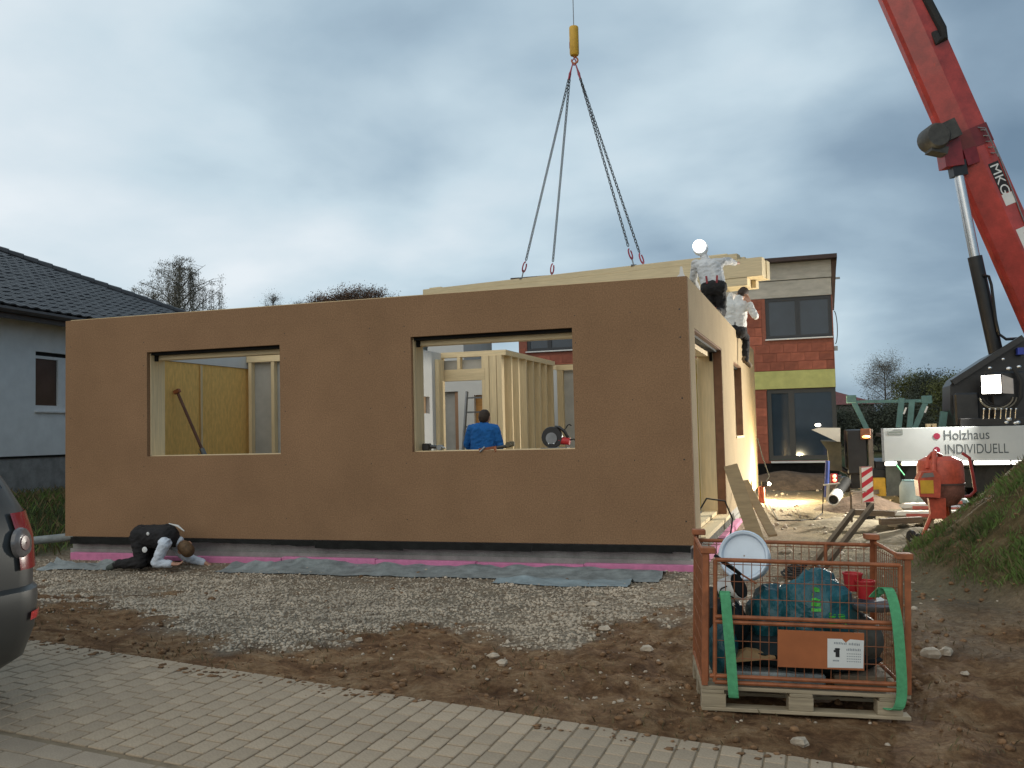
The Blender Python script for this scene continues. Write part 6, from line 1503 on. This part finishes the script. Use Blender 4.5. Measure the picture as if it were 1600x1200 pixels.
pk = person('man in black vest and pale blue sleeves kneeling with his head under the front wall', hw(-6.5, V3, gk), J, EX * .35 + EY * .55 - EZ * .75, hairl, cl_ltblue, cl_black, vest=cl_black, shoemat=M('grey_green_boot', (.07, .085, .075), .8, .2, 15))
for (px, py, sx, sz) in ((231, 834, .018, .022), (226, 859, .032, .035)):
    c_ = hpx(px, py, V3 - .24) - hw(-6.5, V3, gk); m = MB(); m.ball(c_, .03, 8, 6, (sx / .03, .3, sz / .03)); m.build('reflective_patch', whiteprint, pk)
c_ = hpx(277, 823, V3); m = MB(); m.tube([hpx(264, 818, V3) - hw(-6.5, V3, gk), hpx(278, 822, V3) - hw(-6.5, V3, gk), hpx(288, 830, V3) - hw(-6.5, V3, gk)], [.006, .014, .006], 8); m.build('collar', cl_white, pk, True)
# man in blue, back to us, inside the house
V2 = 3.0
def hb(px, py, dv=0): return hpx(px, py, V2 + dv)
J = dict(pelvis=hw(-3.44, V2 - .03, .80), chest=hb(755, 674), neck=hb(756, 663, .03), head=hb(757, 654, .06), sl=hb(736, 670), sr=hb(774, 670), el=hb(730, 694, .02), wl=hw(-3.62, V2 + .22, .88), er=hb(781, 694, .02), wr=hw(-3.26, V2 + .22, .88),
         hl=hw(-3.53, V2 - .02, .78), hr=hw(-3.35, V2 - .02, .78), kl=hw(-3.54, V2 + .05, .43), kr=hw(-3.34, V2 + .05, .43), al=hw(-3.55, V2 - .03, .08), ar=hw(-3.33, V2 - .03, .08), tl=hw(-3.56, V2 + .12, .04), tr=hw(-3.32, V2 + .12, .04))
person('man in a blue fleece jacket seen from behind through the right window hole', hw(-3.44, V2, 0.0), J, EY * .95 - EZ * .25, hairm, cl_blue, cl_black)
# man kneeling on the side wall top
V1 = 4.2
def h1(px, py, dv=0): return hpx(px, py, V1 + dv)
J = dict(pelvis=hw(-.15, V1 - .02, 3.32), chest=h1(1109, 420, .10), neck=h1(1101, 403, .16), head=h1(1096, 391, .2), sl=h1(1087, 412, .12), sr=h1(1128, 409, .12), el=h1(1083, 436, .22), wl=h1(1090, 452, .42), er=h1(1139, 408, .28), wr=h1(1148, 411, .5),
         hl=hw(-.235, V1, 3.28), hr=hw(-.065, V1, 3.28), kl=hw(-.24, V1 + .10, 2.95), kr=hw(-.06, V1 + .12, 2.95), al=hw(-.25, V1 - .30, 2.93), ar=hw(-.08, V1 - .28, 2.93), tl=hw(-.25, V1 - .40, 2.90), tr=hw(-.08, V1 - .38, 2.90))
person('man in grey shirt with lit white head lamp kneeling on the side wall', hw(-.15, V1, 2.87), J, EY, hairm, cl_grey, cl_black, helmet=True, braces=True)
# man straddling the wall further back
V4 = 6.1
def h4(px, py, dv=0): return hpx(px, py, V4 + dv)
J = dict(pelvis=h4(1149, 516), chest=h4(1150, 482, .03), neck=h4(1155, 466, .06), head=h4(1160, 460, .12), sl=h4(1138, 473, .03), sr=h4(1169, 476, .03), el=h4(1142, 462, .22), wl=h4(1156, 468, .30), er=h4(1180, 494, -.10), wr=h4(1171, 473, -.08),
         hl=hw(-.24, V4, 2.96), hr=hw(-.02, V4, 2.96), kl=hw(-.42, V4 + .33, 2.88), kr=h4(1165, 528, .30), al=hw(-.45, V4 + .25, 2.45), ar=h4(1165, 563, .10), tl=hw(-.46, V4 + .38, 2.41), tr=h4(1171, 570, .12))
person('man in white shirt sitting astride the side wall with one leg hanging outside', h4(1149, 522), J, EY * .9 + EX * .3, hairm, cl_white, cl_black)

# ------------------------------------------------------------------ parked car at the left edge
RC = Vector((-2.62, 5.05, 0)) + EX * .23; cx, cy, _ = toh(RC); cz = street_z(cx)
cfw = -EX                                     # the car faces left along the street
car = thing('parked_car', 'dark grey estate car at the left edge, its tail lamp towards us', 'car')
zx = Vector((cfw.x, cfw.y, .0743)).normalized(); yl_ = Vector((0, 0, 1)).cross(zx).normalized(); zu = zx.cross(yl_)
car.matrix_world = mtx((RC.x, RC.y, cz), zx, yl_, zu) @ Matrix.Translation((0, .90, 0))
CLEN, HWD = 4.4, .89
LV = [(.20, .13, .80, .20), (.26, .05, .86, .24), (.40, .005, .885, .26), (.55, .0, .89, .26), (.60, .012, .89, .25), (.615, .055, .885, .22), (.70, .06, .885, .22), (.86, .085, .88, .22), (.98, .13, .865, .22), (1.02, .15, .85, .22), (1.10, .19, .82, .22), (1.30, .30, .73, .22), (1.42, .38, .66, .24), (1.47, .55, .56, .26), (1.485, .8, .42, .3)]
FV = {0: .15, 1: .05, 2: .0, 3: .0, 4: .02, 5: .05, 6: .1, 7: .35, 8: .9, 9: 1.1, 10: 1.25, 11: 1.6, 12: 1.95, 13: 2.2, 14: 2.5}
def ringpt(k, a):                              # rounded rectangle outline; a: list of points
    z, xr_, hw_, rad_ = LV[k]; x0, x1 = xr_, CLEN - FV[k]; pts = []
    for (cx_, cy_, s0) in ((x0 + rad_, -hw_ + rad_, pi), (x1 - rad_, -hw_ + rad_, 1.5 * pi), (x1 - rad_, hw_ - rad_, 0), (x0 + rad_, hw_ - rad_, .5 * pi)):
        for i in range(7): t_ = s0 + (pi / 2) * i / 6; pts.append(Vector((cx_ + rad_ * cos(t_), cy_ + rad_ * sin(t_), z)))
    return pts
rings = [ringpt(k, 0) for k in range(len(LV))]; nr = len(rings[0])
m = MB(); vs = [p for r in rings for p in r]
fs = [(k * nr + i, k * nr + (i + 1) % nr, (k + 1) * nr + (i + 1) % nr, (k + 1) * nr + i) for k in range(len(rings) - 1) for i in range(nr)] + [tuple(range(nr))[::-1], tuple(range((len(rings) - 1) * nr, len(rings) * nr))]
m.add(vs, fs); cbody = m.build('body', carpaint, car, True)
def patch(name, k0, k1, i0, i1, mat, off=.006, parent=car, fz0=0.0, fz1=1.0):
    m = MB(); P = []
    for f, k in ((fz0, k0), (fz1, k1)):
        pass
    ks = list(range(k0, k1 + 1)); grid = []
    for k in ks:
        row = []
        for i in range(i0, i1 + 1):
            p = rings[k][i % nr]; n_ = (rings[k][(i + 1) % nr] - rings[k][(i - 1) % nr]).normalized().cross(Vector((0, 0, 1))); row.append(p + n_ * off)
        grid.append(row)
    w = len(grid[0]); vs = [p for r in grid for p in r]
    m.add(vs, [(a * w + b, a * w + b + 1, (a + 1) * w + b + 1, (a + 1) * w + b) for a in range(len(grid) - 1) for b in range(w - 1)])
    return m.build(name, mat, parent, True)
patch('rear_window', 10, 12, 28 - 1, 28 + 1 - 0, carglass, .008)
patch('side_window', 10, 12, 6, 7, carglass, .006); patch('side_window', 10, 12, 20, 21, carglass, .006)
patch('windscreen', 9, 12, 13, 14, carglass, .006)
patch('tail_lamp', 6, 8, 0, 5, redlens, .012); patch('tail_lamp', 6, 8, 22, 27, redlens, .012)
patch('reverse_lens', 6, 8, 2, 3, clearlens, .016) if False else None
c_ = rings[7][1]; 
m = MB(); ax_ = (Vector((-1, -.25, .15))).normalized(); m.lathe([(.004, .012), (.055, .014), (.075, .006), (.082, -.01)], 22, (0, 0, 0), ax_, False); o = m.build('reverse_lamp', clearlens, car, True); o.location = rings[7][1] + Vector((-.012, .02, -.03))
m = MB(); m.lathe([(.004, .020), (.036, .018), (.04, .012)], 18, (0, 0, 0), ax_, False); oo = m.build('bulb_holder', M('grey_red_bulb', (.16, .06, .06), .3, .2), car, True); oo.location = o.location
patch('side_lens', 6, 8, 5, 6, clearlens, .015)
m = MB(); r3 = rings[3]; q = [rings[2][j].lerp(rings[3][j], f) for f in (.35, .62) for j in (1, 2, 3)]; nn = Vector((-.8, -.6, 0)); m.add([p + nn * .012 for p in q], [(0, 1, 4, 3), (1, 2, 5, 4)]); m.build('rear_reflector', M('bright_red_reflector', (.75, .02, .03), .2, .05, coat=.5), car)
for x in (.85, CLEN - .9):
    for s in (-1, 1):
        m = MB(); m.lathe([(.2, -.10), (.30, -.10), (.325, -.07), (.325, .07), (.30, .10), (.2, .10)], 26, (x, s * .80, .318), (0, 1, 0), False); w = m.build('wheel', rubber, car, True)
        m = MB(); m.lathe([(.02, .0), (.19, .02), (.205, .09)], 20, (x, s * .80, .318), (0, s, 0)); m.build('rim', steel, w, True)
m = MB(); m.box((.02, -.26, .68), (.05, .26, .80)); m.build('number_plate_recess', blackmetal, car)
m = MB(); m.box((.25, -.7, .12), (4.1, .7, .22)); m.build('underbody', blackmetal, car)
